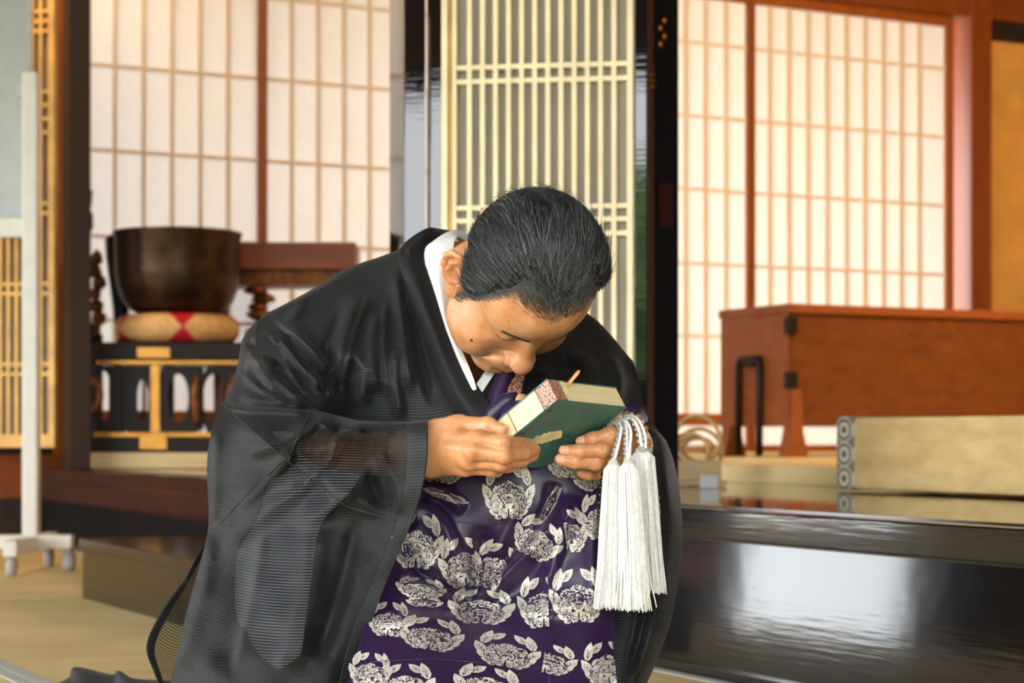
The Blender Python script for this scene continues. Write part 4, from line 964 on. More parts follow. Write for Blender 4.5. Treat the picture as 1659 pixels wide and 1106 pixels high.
# --- outer robe, left half
LB = [[(700, 1200, 3.23), (780, 1200, 3.23), (860, 1200, 3.21), (940, 1200, 3.16), (1030, 1200, 3.06)], [(700, 1010, 3.17), (780, 1010, 3.17), (860, 1010, 3.15), (940, 1010, 3.1), (1030, 1010, 3.0)],
      [(700, 560, 3.02), (780, 580, 3.04), (860, 600, 3.04), (940, 620, 3.02), (1038, 690, 2.92)],
      [(702, 392, 2.74), (780, 430, 2.79), (880, 480, 2.80), (957, 514, 2.76), (1024, 585, 2.74)],
      [(800, 560, 2.63), (850, 560, 2.635), (910, 552, 2.65), (972, 562, 2.66), (1038, 630, 2.68)],
      [(815, 620, 2.57), (860, 620, 2.565), (920, 622, 2.575), (985, 632, 2.60), (1045, 680, 2.65)],
      [(795, 690, 2.545), (850, 700, 2.545), (920, 700, 2.55), (985, 702, 2.58), (1050, 725, 2.64)],
      [(770, 800, 2.56), (850, 800, 2.56), (920, 800, 2.56), (985, 800, 2.58), (1050, 800, 2.64)],
      [(770, 1000, 2.60), (850, 1000, 2.60), (920, 1000, 2.60), (985, 1000, 2.62), (1050, 1000, 2.66)]]
fL = [([(870, 590), (900, 630), (905, 690)], .012, 12), ([(930, 560), (960, 600), (955, 680)], .012, 12), ([(985, 560), (1005, 610), (1000, 680)], .010, 11), ([(900, 560), (930, 610), (930, 680)], -.010, 10)]
X, Y, Z = net(LB, 120, 110, fL, .0015, 2); o = grid_mesh('robe_body', net_w(X, Y, Z), m_gauze2, uvs='row')
# --- right sleeve: upper arm
SU = [[(440, 505, 2.74), (420, 520, 2.75), (402, 560, 2.78), (392, 620, 2.80), (380, 680, 2.78)],
      [(437, 506, 2.69), (412, 528, 2.69), (393, 552, 2.70), (383, 600, 2.70), (362, 655, 2.68)],
      [(470, 525, 2.63), (440, 560, 2.60), (420, 600, 2.59), (405, 640, 2.585), (392, 668, 2.57)],
      [(510, 565, 2.585), (485, 600, 2.55), (465, 630, 2.53), (450, 655, 2.525), (440, 680, 2.52)],
      [(548, 608, 2.56), (530, 640, 2.53), (515, 660, 2.51), (505, 672, 2.505), (500, 690, 2.50)],
      [(552, 660, 2.57), (545, 675, 2.55), (538, 685, 2.54), (532, 695, 2.53), (530, 705, 2.53)]]
fS = [([(425, 522), (455, 570), (490, 640)], .007, 5), ([(400, 560), (425, 605), (450, 640)], .007, 6), ([(455, 525), (500, 575), (520, 635)], .007, 5), ([(480, 550), (520, 595), (540, 650)], .008, 5), ([(388, 600), (420, 630), (470, 655)], .008, 6), ([(440, 590), (470, 620), (510, 660)], -.008, 6), ([(440, 530), (480, 580), (530, 640)], .012, 9), ([(415, 560), (440, 610), (500, 655)], .010, 10), ([(395, 555), (450, 570), (470, 600)], -.010, 9), ([(470, 545), (520, 600), (535, 640)], -.008, 8), ([(385, 640), (440, 652), (500, 662)], .012, 9)]
X, Y, Z = net(SU, 110, 90, fS, .001, 3); slv = grid_mesh('sleeve_upper', net_w(X, Y, Z), m_gauze, robe_r)
# --- right sleeve: forearm and hanging bag, front face
SB = [[(372, 650, 2.66), (430, 655, 2.60), (500, 662, 2.565), (560, 676, 2.545), (620, 690, 2.52), (655, 690, 2.50), (693, 690, 2.48)],
      [(358, 656, 2.62), (430, 660, 2.53), (500, 664, 2.50), (560, 680, 2.47), (620, 683, 2.445), (655, 683, 2.40), (692, 680, 2.375)],
      [(342, 700, 2.57), (425, 695, 2.475), (500, 692, 2.44), (565, 698, 2.42), (625, 700, 2.395), (658, 700, 2.352), (692, 700, 2.330)],
      [(335, 760, 2.56), (420, 760, 2.46), (500, 755, 2.425), (568, 756, 2.405), (628, 758, 2.385), (658, 760, 2.345), (688, 765, 2.328)],
      [(338, 845, 2.56), (412, 850, 2.45), (492, 852, 2.41), (560, 850, 2.39), (615, 848, 2.38), (644, 846, 2.36), (668, 842, 2.35)],
      [(326, 905, 2.54), (392, 930, 2.43), (470, 938, 2.39), (535, 938, 2.375), (580, 935, 2.37), (608, 932, 2.37), (632, 928, 2.37)],
      [(304, 985, 2.51), (372, 1005, 2.41), (445, 1015, 2.365), (508, 1015, 2.355), (550, 1012, 2.355), (576, 1010, 2.36), (602, 1008, 2.365)],
      [(278, 1095, 2.48), (345, 1105, 2.39), (422, 1112, 2.345), (482, 1112, 2.335), (524, 1110, 2.335), (550, 1108, 2.345), (576, 1104, 2.355)],
      [(255, 1220, 2.46), (330, 1230, 2.38), (410, 1235, 2.34), (470, 1235, 2.33), (510, 1232, 2.33), (536, 1230, 2.34), (560, 1226, 2.35)]]
fB = [([(362, 656), (400, 664), (450, 664), (505, 670)], .010, 6), ([(510, 668), (530, 690), (545, 720), (530, 760)], .009, 7), ([(540, 682), (590, 700), (640, 705)], .008, 7), ([(525, 676), (500, 700), (460, 720), (400, 735)], .008, 8), ([(560, 690), (540, 740), (480, 800), (430, 830)], .007, 8), ([(352, 690), (350, 770), (348, 850)], .006, 8), ([(620, 700), (600, 770), (620, 830)], -.007, 9), ([(600, 700), (640, 780), (650, 840)], .006, 8), ([(500, 850), (490, 960), (450, 1090)], .006, 9), ([(430, 860), (410, 960), (380, 1090)], .006, 9), ([(420, 690), (470, 790), (400, 850), (350, 900)], .010, 22), ([(370, 670), (440, 720), (560, 800), (640, 840)], .010, 16), ([(500, 670), (470, 740), (380, 830)], .012, 14), ([(540, 690), (520, 730), (560, 700), (600, 690)], .014, 12),
      ([(640, 690), (600, 760), (560, 800), (480, 860)], .010, 16), ([(345, 850), (330, 960), (290, 1090)], .012, 14), ([(400, 850), (390, 950), (360, 1100)], -.010, 22), ([(520, 840), (505, 950), (470, 1100)], .010, 20), ([(580, 830), (560, 930), (510, 1080)], -.008, 16), ([(520, 690), (560, 715), (640, 720)], -.010, 12)]
bX, bY, bZ = net(SB, 240, 190, fB, .0016, 4); SLW = net_w(bX, bY, bZ)
o = grid_mesh('sleeve_bag', SLW, m_gauze, robe_r, uvs='row'); tag(o, 'wide see-through gauze sleeve hanging to the floor')
# its back face, a hand's breadth behind, joined along the outer fold
bk = bZ + .10 * np.clip(np.minimum(np.arange(190) / 40, 1), 0, 1)[None, :] * np.clip(np.arange(240) / 30, 0, 1)[:, None]
o = grid_mesh('sleeve_back', net_w(bX - 0, bY, bk + .004), m_inner, robe_r, uvs='row')
def strip(name, Wd, c0, c1, off, m, thick=.002):
    S = Wd[:, c0:c1].copy(); S[..., 1] -= off; return grid_mesh(name, S, m, robe_r, thick)
strip('cuff_band', SLW, 158, 190, .0025, m_band)
for pl in ([(358, 652), (400, 690), (470, 750), (560, 820), (648, 845)], [(500, 672), (470, 735), (400, 800), (352, 852)], [(437, 507), (490, 552), (546, 608)]):   # seams
    pts = []
    GX, GY, GZ = (bX, bY, bZ) if pl[0][0] != 437 else (X, Y, Z)
    for (a, b) in zip(pl[:-1], pl[1:]):
        for k in range(12):
            q = np.array(a) + (np.array(b) - np.array(a)) * k / 12; i = np.argmin((GX - q[0]) ** 2 + (GY - q[1]) ** 2); pts.append(P(q[0], q[1], GZ.ravel()[i] - .0012))
    kid(MB().tube(pts, .0008, 6).build('sleeve_seam', m_gauze2), robe_r)
# pale under-sleeve seen through the gauze
US = [[(395, 700, 2.58), (470, 700, 2.53), (545, 730, 2.50), (600, 740, 2.48)], [(390, 790, 2.57), (460, 800, 2.50), (530, 800, 2.47), (572, 790, 2.46)], [(383, 860, 2.55), (440, 870, 2.48), (490, 870, 2.45), (520, 850, 2.45)],
      [(379, 930, 2.53), (425, 945, 2.46), (470, 945, 2.43), (505, 935, 2.43)], [(384, 1000, 2.51), (420, 1010, 2.45), (460, 1015, 2.42), (495, 1005, 2.42)], [(405, 1050, 2.50), (425, 1062, 2.45), (455, 1075, 2.41), (488, 1055, 2.41)], [(440, 1078, 2.49), (446, 1080, 2.46), (455, 1084, 2.42), (476, 1068, 2.42)]]
X, Y, Z = net(US, 70, 40, (), .001, 5); o = grid_mesh('under_sleeve', net_w(X, Y, Z), m_under, robe_r)
# trailing gauze skirt of the robe at the far left
SK = [[(345, 850, 2.62), (355, 860, 2.70), (380, 870, 2.80)], [(330, 885, 2.60), (350, 900, 2.68), (385, 910, 2.78)], [(298, 940, 2.58), (335, 955, 2.66), (385, 965, 2.76)], [(262, 992, 2.56), (320, 1010, 2.62), (380, 1020, 2.74)], [(239, 1045, 2.54), (300, 1055, 2.60), (370, 1060, 2.72)], [(252, 1090, 2.52), (300, 1100, 2.58), (370, 1110, 2.70)], [(275, 1150, 2.50), (310, 1160, 2.56), (370, 1170, 2.68)], [(300, 1240, 2.48), (330, 1250, 2.54), (380, 1255, 2.66)]]
X, Y, Z = net(SK, 90, 40, [([(300, 900), (330, 1000), (330, 1100)], .02, 14)], .001, 6); SKW = net_w(X, Y, Z); o = grid_mesh('robe_skirt', SKW, m_gauze3, robe_r)
S = SKW[:, :5].copy(); S[..., 1] -= .002; grid_mesh('skirt_hem', S, m_band, robe_r, .0015)
# hem of the robe spread on the floor, behind left
HF = [[(80, 1112, 3.30), (110, 1098, 3.28), (122, 1080, 3.26), (180, 1092, 3.20), (190, 1086, 3.18), (215, 1098, 3.12), (270, 1102, 3.05), (360, 1110, 3.06), (450, 1120, 3.08)],
      [(70, 1125, 3.24), (110, 1112, 3.22), (135, 1098, 3.20), (180, 1102, 3.15), (196, 1094, 3.13), (222, 1106, 3.08), (280, 1112, 3.00), (360, 1120, 3.0), (450, 1130, 3.02)],
      [(60, 1180, 3.10), (110, 1175, 3.08), (150, 1170, 3.06), (190, 1170, 3.04), (210, 1165, 3.02), (240, 1165, 2.98), (300, 1165, 2.92), (370, 1170, 2.9), (450, 1180, 2.92)],
      [(60, 1240, 2.98), (110, 1240, 2.96), (160, 1240, 2.94), (200, 1240, 2.92), (230, 1240, 2.90), (260, 1240, 2.88), (320, 1240, 2.84), (380, 1240, 2.84), (450, 1240, 2.84)]]
X, Y, Z = net(HF, 40, 80, (), .001, 7); Wf = net_w(X, Y, Z); Wf[..., 2] = np.maximum(Wf[..., 2], .004); o = grid_mesh('robe_hem', Wf, m_gauze2, robe_r, .002)
# --- left sleeve bag (viewer's right), a closed tube
LS = [[(1000, 668, 2.62), (1030, 672, 2.58), (1062, 694, 2.59), (1080, 715, 2.66), (1062, 700, 2.76), (1010, 690, 2.76)],
      [(990, 712, 2.585), (1030, 706, 2.545), (1072, 722, 2.545), (1094, 756, 2.62), (1075, 745, 2.76), (1010, 740, 2.78)],
      [(982, 800, 2.55), (1030, 800, 2.48), (1080, 800, 2.48), (1104, 826, 2.60), (1082, 820, 2.74), (1010, 820, 2.76)],
      [(980, 900, 2.52), (1030, 900, 2.455), (1077, 900, 2.455), (1103, 900, 2.57), (1082, 900, 2.72), (1010, 900, 2.74)],
      [(985, 1000, 2.50), (1025, 1000, 2.43), (1066, 1000, 2.43), (1088, 1000, 2.54), (1070, 1000, 2.70), (1010, 1000, 2.72)],
      [(985, 1070, 2.48), (1012, 1072, 2.42), (1044, 1072, 2.42), (1064, 1070, 2.52), (1050, 1070, 2.68), (1010, 1070, 2.70)],
      [(980, 1140, 2.47), (1000, 1145, 2.42), (1024, 1145, 2.42), (1036, 1142, 2.5), (1030, 1140, 2.66), (1000, 1140, 2.68)],
      [(975, 1250, 2.46), (990, 1250, 2.42), (1010, 1250, 2.42), (1020, 1250, 2.5), (1020, 1250, 2.66), (990, 1250, 2.68)]]
fX = [([(1040, 700), (1060, 800), (1050, 950)], .012, 12), ([(1075, 740), (1090, 850), (1070, 1000)], .008, 9), ([(1060, 900), (1045, 1000), (1020, 1100)], -.012, 10)]
X, Y, Z = net(LS, 150, 110, fX, .001, 8); o = grid_mesh('sleeve_bag', net_w(X, Y, Z), m_gauze, robe_r, uvs='row'); o2 = grid_mesh('sleeve_lining', net_w(X * .995 + 4, Y, Z + .03), m_inner, robe_r)
# --- collars
CL = [[(770, 380, 2.80), (770, 384, 2.79), (770, 392, 2.77)], [(716, 371, 2.75), (722, 375, 2.74), (728, 382, 2.725)], [(688, 371, 2.70), (690, 384, 2.68), (692, 400, 2.67)], [(648, 404, 2.675), (666, 414, 2.645), (688, 424, 2.635)],
      [(655, 455, 2.625), (675, 458, 2.595), (700, 462, 2.595)], [(680, 530, 2.575), (700, 530, 2.545), (723, 526, 2.55)], [(702, 590, 2.54), (722, 588, 2.51), (747, 582, 2.515)], [(727, 645, 2.505), (748, 640, 2.480), (776, 628, 2.487)], [(752, 690, 2.49), (772, 685, 2.468), (800, 664, 2.470)], [(775, 735, 2.49), (792, 728, 2.475), (815, 712, 2.475)]]
X, Y, Z = net(CL, 150, 26); o = grid_mesh('collar', net_w(X, Y, Z), m_collar, robe_r, .004); tag(o, 'broad black collar')
CR = [[(868, 565, 2.60), (850, 548, 2.60)], [(840, 598, 2.54), (818, 584, 2.545)], [(812, 632, 2.515), (790, 618, 2.52)], [(780, 672, 2.50), (760, 654, 2.505)], [(755, 715, 2.51), (735, 700, 2.515)]]
X, Y, Z = net(CR, 60, 14); grid_mesh('collar', net_w(X, Y, Z), m_collar, robe_r, .004)
WC = [[(770, 384, 2.775), (766, 388, 2.765), (764, 396, 2.75)], [(736, 372, 2.72), (739, 376, 2.705), (747, 384, 2.69)], [(702, 390, 2.665), (716, 393, 2.642), (738, 386, 2.65)], [(688, 408, 2.652), (708, 420, 2.622), (732, 426, 2.622)], [(696, 455, 2.605), (711, 460, 2.585), (729, 470, 2.590)],
      [(716, 520, 2.562), (722, 522, 2.545), (731, 525, 2.550)], [(738, 577, 2.523), (742, 574, 2.510), (750, 570, 2.515)], [(757, 622, 2.497), (761, 619, 2.488), (768, 615, 2.490)], [(769, 657, 2.485), (772, 654, 2.480), (776, 649, 2.482)]]
X, Y, Z = net(WC, 140, 20); wcol = grid_mesh('white_collar', net_w(X, Y, Z), m_linen, None, .003); tag(wcol, 'white under-collar at the neck')
WR = [[(838, 572, 2.565), (826, 566, 2.57)], [(806, 603, 2.528), (793, 596, 2.535)], [(787, 628, 2.508), (775, 620, 2.515)], [(768, 660, 2.498), (758, 650, 2.502)]]
X, Y, Z = net(WR, 50, 10); grid_mesh('white_collar', net_w(X, Y, Z), m_linen, None, .003)
# ------------------------------------------------------------------ purple crested stole over chest and lap
def silk(name, c1, c2, rough=.42):
    t = NT(name); v = t.coord('UV', (1, 1, 1)); n = t.noise(v, 6, 3); w = t.noise(t.coord('UV', (900, 40, 1)), 1, 2)
    t.base(t.ramp(n, [(.3, c1), (.7, c2)])); t.set(Roughness=rough); t.b.inputs['Sheen Weight'].default_value = .08; t.b.inputs['Sheen Tint'].default_value = (.5, .35, .9, 1); t.bump(w, .12, .0004); return t.m
m_purple = silk('purple_silk', (.0125, .0035, .025), (.019, .006, .037))
m_crest = mat('silver_crest_thread', hexc('c9c2b4'), .48, .12, var=.10, scale=60, bump=.2, bscale=1500)
KS = [[(690, 640, 2.56), (750, 655, 2.515), (810, 665, 2.49), (870, 668, 2.49), (930, 672, 2.50), (985, 680, 2.53), (1030, 700, 2.57)],
      [(675, 730, 2.52), (740, 735, 2.47), (805, 740, 2.445), (870, 742, 2.445), (930, 742, 2.455), (985, 745, 2.48), (1020, 750, 2.52)],
      [(655, 800, 2.50), (725, 805, 2.46), (795, 810, 2.435), (860, 810, 2.435), (925, 805, 2.44), (980, 800, 2.46), (1012, 800, 2.49)],
      [(635, 865, 2.47), (705, 870, 2.445), (775, 880, 2.445), (845, 880, 2.445), (915, 865, 2.425), (970, 855, 2.43), (1004, 850, 2.455)],
      [(615, 925, 2.44), (690, 935, 2.43), (762, 945, 2.465), (835, 938, 2.455), (905, 920, 2.415), (965, 910, 2.41), (1000, 905, 2.43)],
      [(600, 975, 2.40), (680, 980, 2.405), (760, 985, 2.46), (830, 980, 2.44), (900, 970, 2.40), (960, 962, 2.395), (997, 958, 2.415)],
      [(588, 1020, 2.35), (670, 1020, 2.345), (755, 1020, 2.385), (830, 1018, 2.385), (900, 1012, 2.375), (958, 1008, 2.38), (996, 1006, 2.40)],
      [(575, 1070, 2.30), (660, 1068, 2.29), (750, 1066, 2.31), (830, 1064, 2.325), (900, 1062, 2.34), (958, 1060, 2.355), (995, 1060, 2.38)],
      [(560, 1125, 2.265), (650, 1122, 2.25), (745, 1120, 2.265), (830, 1120, 2.285), (900, 1120, 2.31), (958, 1120, 2.335), (993, 1120, 2.36)],
      [(550, 1220, 2.25), (640, 1220, 2.23), (740, 1220, 2.24), (830, 1220, 2.26), (900, 1220, 2.29), (955, 1220, 2.32), (990, 1220, 2.35)],
      [(545, 1330, 2.25), (640, 1335, 2.235), (740, 1340, 2.24), (830, 1340, 2.26), (900, 1330, 2.29), (950, 1320, 2.32), (985, 1310, 2.35)]]
fK = [([(672, 800), (720, 850), (750, 920), (765, 985)], .016, 15, .35), ([(905, 830), (850, 900), (800, 950), (765, 985)], .018, 15, -.35), ([(640, 870), (680, 930), (740, 960), (770, 982)], -.012, 12), ([(786, 850), (776, 920), (768, 980)], -.012, 14),
      ([(668, 790), (720, 800), (756, 830)], .014, 9), ([(640, 935), (690, 950), (760, 985)], .016, 11, .3), ([(930, 800), (905, 880), (880, 960)], .012, 12), ([(900, 780), (890, 820), (870, 860)], -.014, 9), ([(985, 780), (960, 850), (962, 980)], .008, 14),
      ([(780, 1000), (880, 985), (990, 975)], .008, 13), ([(600, 1010), (690, 1000), (770, 1000)], .010, 12), ([(830, 780), (828, 850), (800, 900)], .007, 13)]
FOLD = 1.7
kX, kY, kZ = net(KS, 260, 230, fK, .0012, 9); KW = net_w(kX, kY, kZ)
kesa = grid_mesh('stole', KW, m_purple, None, .003); tag(kesa, 'purple silk stole woven with silver peony crests')
seamL = []
_u = net(KS, 700, 620, fK, .0012, 9); GX0, GY0, GS = 530, 620, 2.0; GW, GH = 270, 380
_s = np.zeros((GH, GW)); _c = np.zeros((GH, GW)); _i = ((_u[1] - GY0) / GS).astype(int).ravel(); _j = ((_u[0] - GX0) / GS).astype(int).ravel(); _k = (_i >= 0) & (_i < GH) & (_j >= 0) & (_j < GW)
np.add.at(_s, (_i[_k], _j[_k]), _u[2].ravel()[_k]); np.add.at(_c, (_i[_k], _j[_k]), 1); KD = np.where(_c > 0, _s / np.maximum(_c, 1), np.nan)
for _ in range(40):
    if not np.isnan(KD).any(): break
    pd = np.pad(KD, 1, constant_values=np.nan); st = np.stack([pd[:-2, 1:-1], pd[2:, 1:-1], pd[1:-1, :-2], pd[1:-1, 2:]]); ok = ~np.isnan(st); mn = np.where(ok, st, 0).sum(0) / np.maximum(ok.sum(0), 1); KD = np.where(np.isnan(KD) & (ok.sum(0) > 0), mn, KD)
def on_kesa(px, py, lift=.0008):
    px = np.asarray(px, float); py = np.asarray(py, float); x = np.clip((px - GX0) / GS - .5, 0, GW - 1.01); y = np.clip((py - GY0) / GS - .5, 0, GH - 1.01); i, j = y.astype(int), x.astype(int); fy, fx = y - i, x - j
    z = (KD[i, j] * (1 - fx) + KD[i, j + 1] * fx) * (1 - fy) + (KD[i + 1, j] * (1 - fx) + KD[i + 1, j + 1] * fx) * fy - lift
    return np.stack([(px - CX) * z / F, z, H - (py - HY) * z / F], -1)
# the crest as flat woven shapes in a unit square (x right, y down): layers of (polygon, dark?)
def line_quad(p, q, w):
    p = np.array(p); q = np.array(q); e = q - p; n = np.array((-e[1], e[0])); n = n / (np.linalg.norm(n) + 1e-9) * w; return [tuple(p - n), tuple(q - n * .5), tuple(q + n * .5), tuple(p + n)]
def leaf(bx, by, tx, ty, Wd):
    L = math.hypot(tx - bx, ty - by); c, s = (tx - bx) / L, (ty - by) / L
    def tf(u, v): return (bx + u * L * c - v * s, by + u * L * s + v * c)
    prof = [(0, .012), (.10, .62), (.24, .86), (.20, .98), (.42, .98), (.56, .92), (.52, 1.04), (.72, .74), (.86, .44), (.82, .52), (1.0, 0)]
    out = [tf(u, v * Wd if u else v) for u, v in prof] + [tf(u, -v * Wd if u else -v) for u, v in reversed(prof[:-1])]
    ly = [(out, 0), (line_quad(tf(.0, 0), tf(.72, 0), .009), 1)]
    for u in (.12, .34):
        for sg in (-1, 1): ly.append((line_quad(tf(u, 0), tf(u + .26, sg * Wd * .62), .008), 1))
    return ly
def petal(cx, cy, ang, L, Wd, ribs=4, lobes=3):
    c, s = math.cos(ang), math.sin(ang)
    def tf(u, v): return (cx + u * c - v * s, cy + u * s + v * c)
    def outl(k):
        q = [tf(-.01 * k, -Wd * .22 * k), tf(L * .55, -Wd * .92 * k)]
        for t in np.linspace(-1, 1, lobes * 4 + 1): q.append(tf(L * (1 - .22 * t * t) * (.955 + .06 * abs(math.cos(t * lobes * 1.5708))) + (k - 1) * .13, Wd * t * k))
        return q + [tf(L * .55, Wd * .92 * k), tf(-.01 * k, Wd * .22 * k)]
    ly = [(outl(1.09), 1), (outl(1.0), 0)]
    for t in np.linspace(-.75, .75, ribs): ly.append((line_quad(tf(L * .30, Wd * t * .42), tf(L * .80, Wd * t * .86), .0075), 1))
    return ly
CREST = []
def mirr(ly): return [([(-u, v) for u, v in p][::-1], k) for p, k in ly]
for a in ((.27, -.26, .06, -.47, .075), (.39, -.10, .27, -.50, .085), (.33, .18, .50, -.14, .088), (.26, .29, .46, .15, .070), (.18, .39, .38, .33, .060), (.14, .44, .27, .46, .040)):
    l = leaf(*a); CREST += l + mirr(l)
for a in ((.0, .06, -1.5708, .25, .13, 4, 4), (.13, .08, -.95, .22, .10, 4, 3), (.085, .12, -1.22, .20, .095, 4, 3), (.10, .24, -.75, .27, .12, 5, 3), (.13, .27, -.15, .19, .085, 4, 3), (.05, .30, .62, .18, .075, 3, 3), (.03, .30, 1.15, .19, .065, 3, 3)):
    l = petal(*a); CREST += l + (mirr(l) if a[0] else [])
CREST += petal(0, .29, -1.5708, .26, .165, 7, 5)
m_vein = m_purple
def crest(cx, cy, w, h, rot=0, clip=None):
    c, s = math.cos(math.radians(rot)), math.sin(math.radians(rot)); px, py, lift, fs, mi = [], [], [], [], []
    for n, (poly, dark) in enumerate(CREST):
        if clip:
            q = [(u, v) for u, v in poly]                    # cut at a patchwork seam: clip the polygon at both limits
            for lim, sg in ((clip[0], 1), (clip[1], -1)):
                o = []
                for (a, b) in zip(q, q[1:] + q[:1]):
                    ia, ib = (a[0] - lim) * sg >= 0, (b[0] - lim) * sg >= 0
                    if ia: o.append(a)
                    if ia != ib:
                        t = (lim - a[0]) / (b[0] - a[0]); o.append((lim, a[1] + t * (b[1] - a[1])))
                q = o
                if not q: break
            poly = q
            if len(poly) < 3: continue
        fs.append(tuple(range(len(px), len(px) + len(poly)))); mi.append(dark)
        for u, v in poly:
            x, y = u * w, v * h; px.append(cx + x * c - y * s); py.append(cy + x * s + y * c); lift.append(.0007 + n * 1.2e-5)
    if not fs: return
    me = bpy.data.meshes.new('crest'); me.from_pydata(list(zip(px, py, lift)), [], fs); me.polygons.foreach_set('material_index', mi)
    bm = bmesh.new(); bm.from_mesh(me); bmesh.ops.triangulate(bm, faces=bm.faces[:])
    for _ in range(2):
        ed = [e for e in bm.edges if (e.verts[0].co.xy - e.verts[1].co.xy).length > 5.0]
        if ed: bmesh.ops.subdivide_edges(bm, edges=ed, cuts=1); bmesh.ops.triangulate(bm, faces=[f for f in bm.faces if len(f.verts) > 3])
    bm.to_mesh(me); bm.free(); mid = np.empty(len(me.polygons), np.int32); me.polygons.foreach_get('material_index', mid); co = np.empty(len(me.vertices) * 3, np.float32); me.vertices.foreach_get('co', co); co = co.reshape(-1, 3)
    V = on_kesa(co[:, 0], co[:, 1], 0); V[:, 1] -= co[:, 2] + .0003; me.vertices.foreach_set('co', V.astype(np.float32).ravel()); me.update()
    o = kid(new_obj('crest', me, m_crest), kesa); me.materials.append(m_vein); me.polygons.foreach_set('material_index', mid); return o
for a in ((824, 796, 84, 92), (676, 876, 84, 92, 4), (752, 910, 84, 84, -6, (-.5, .2)), (806, 918, 86, 80, 22, (-.5, .15)), (872, 872, 84, 66, 28), (918, 860, 70, 74, -8, (-.05, .5)), (972, 836, 66, 76, -4), (682, 952, 82, 34, 8), (688, 975, 60, 16, 4),
          (780, 982, 108, 58, 3), (880, 975, 84, 86, -2, (-.5, .10)), (936, 964, 92, 92, -3), (630, 1002, 70, 58, 4), (698, 1026, 108, 54, 9), (822, 1053, 108, 56, 10), (886, 1066, 100, 50, 10, (-.05, .5)), (984, 1074, 84, 74, -6, (-.5, .14)), (656, 1106, 98, 66, 0), (790, 1108, 112, 60, 10),
          (714, 762, 74, 42, 6), (924, 752, 78, 46, 4), (958, 768, 60, 50, -30), (722, 803, 76, 14, 18), (892, 815, 16, 66, 28), (600, 1085, 70, 60, 6), (740, 1180, 100, 90), (880, 1170, 96, 84), (640, 1200, 100, 90)): crest(*a)
# sewn joins of the patchwork
for pl in ([(793, 842), (786, 900), (768, 985)], [(905, 830), (898, 950), (890, 1106)], [(640, 1000), (628, 1070), (600, 1072)], [(600, 1072), (700, 1066), (860, 1080), (992, 1090)], [(740, 845), (800, 850), (870, 842)]):
    q = []
    for a, b in zip(pl[:-1], pl[1:]): q += [tuple(np.array(a) + (np.array(b) - np.array(a)) * k / 10) for k in range(11)]
    q = np.array(q); kid(MB().tube([Vector(v) for v in on_kesa(q[:, 0], q[:, 1], .0003)], .0007, 5).build('stole_seam', m_purple), kesa)
# strap round the neck, brocade edge, gathered roll at the chest
m_broc = NT('peach_brocade'); v = m_broc.coord('UV', (1, 1, 1)); vo = m_broc.n.new('ShaderNodeTexVoronoi'); vo.feature = 'DISTANCE_TO_EDGE'; vo.inputs['Scale'].default_value = 210; m_broc.link(v, vo.inputs[0])
m_broc.base(m_broc.ramp(vo.outputs['Distance'], [(.06, hexc('3a2038')), (.14, hexc('c08a5c'))])); m_broc.set(Roughness=.55); m_broc = m_broc.m
X, Y, Z = net([[(868, 560, 2.56), (836, 552, 2.555), (812, 560, 2.56)], [(852, 604, 2.515), (832, 600, 2.505), (806, 606, 2.515)], [(842, 650, 2.485), (818, 648, 2.47), (788, 655, 2.48)], [(838, 700, 2.46), (808, 700, 2.45), (768, 705, 2.46)]], 60, 30, [([(828, 590), (812, 640), (795, 700)], .006, 6)])
strap = grid_mesh('stole_strap', net_w(X, Y, Z), m_purple, None, .003)
X, Y, Z = net([[(866, 578, 2.535), (838, 572, 2.53)], [(851, 606, 2.505), (826, 604, 2.497)], [(842, 640, 2.48), (821, 640, 2.468)]], 40, 14); grid_mesh('brocade_edge', net_w(X, Y, Z), m_broc, strap, .002)
def roll(pts, rad, m, nm):
    return kid(MB().tube([P(*p) for p in pts], rad, 14).build(nm, m), strap)
roll([(792, 700, 2.455), (806, 668, 2.445), (822, 648, 2.44), (840, 642, 2.44)], [.014, .013, .011, .006], m_purple, 'gathered_fold'); roll([(815, 702, 2.44), (826, 676, 2.432), (836, 660, 2.43), (848, 652, 2.435)], [.013, .012, .010, .005], m_purple, 'gathered_fold')
roll([(838, 702, 2.445), (846, 680, 2.438), (848, 662, 2.437), (842, 646, 2.44), (828, 640, 2.442)], [.008, .010, .010, .009, .004], m_broc, 'brocade_fold')
# piece of the stole showing at the left upper arm
X, Y, Z = net([[(1010, 652, 2.575), (1034, 656, 2.58), (1050, 676, 2.60)], [(1008, 672, 2.56), (1030, 676, 2.565), (1046, 694, 2.585)], [(1004, 694, 2.56), (1024, 700, 2.565), (1040, 712, 2.58)]], 24, 24, [([(1010, 665), (1030, 672), (1046, 690)], .008, 6)]); grid_mesh('stole_strap', net_w(X, Y, Z), m_purple, None, .003)
# ------------------------------------------------------------------ book
m_green = NT('green_cloth_cover'); v = m_green.coord(); n = m_green.noise(v, 30, 4); n2 = m_green.noise(v, 900, 2); m_green.base(m_green.ramp(n, [(.3, hexc('2f5a53')), (.7, hexc('437068'))])); m_green.set(Roughness=.55); m_green.bump(n2, .2, .0004); m_green = m_green.m
m_page = NT('page_edges'); v = m_page.coord('UV', (1, 1, 1)); n = m_page.noise(m_page.coord('UV', (2, 900, 1)), 1.0, 3, .6); n2 = m_page.noise(m_page.coord('UV', (30, 60, 1)), 1, 3); m_page.base(m_page.mix(m_page.math('MULTIPLY', n2, .4), m_page.ramp(n, [(.35, hexc('d8bd88')), (.6, hexc('f0deb2'))]), hexc('d9b878'))); m_page.set(Roughness=.7); m_page.bump(n, .5, .0006); m_page = m_page.m
m_thread = mat('purple_thread', hexc('5a3550'), .6); m_title = mat('worn_paper_label', hexc('dccf9f'), .7, var=.1, scale=60)
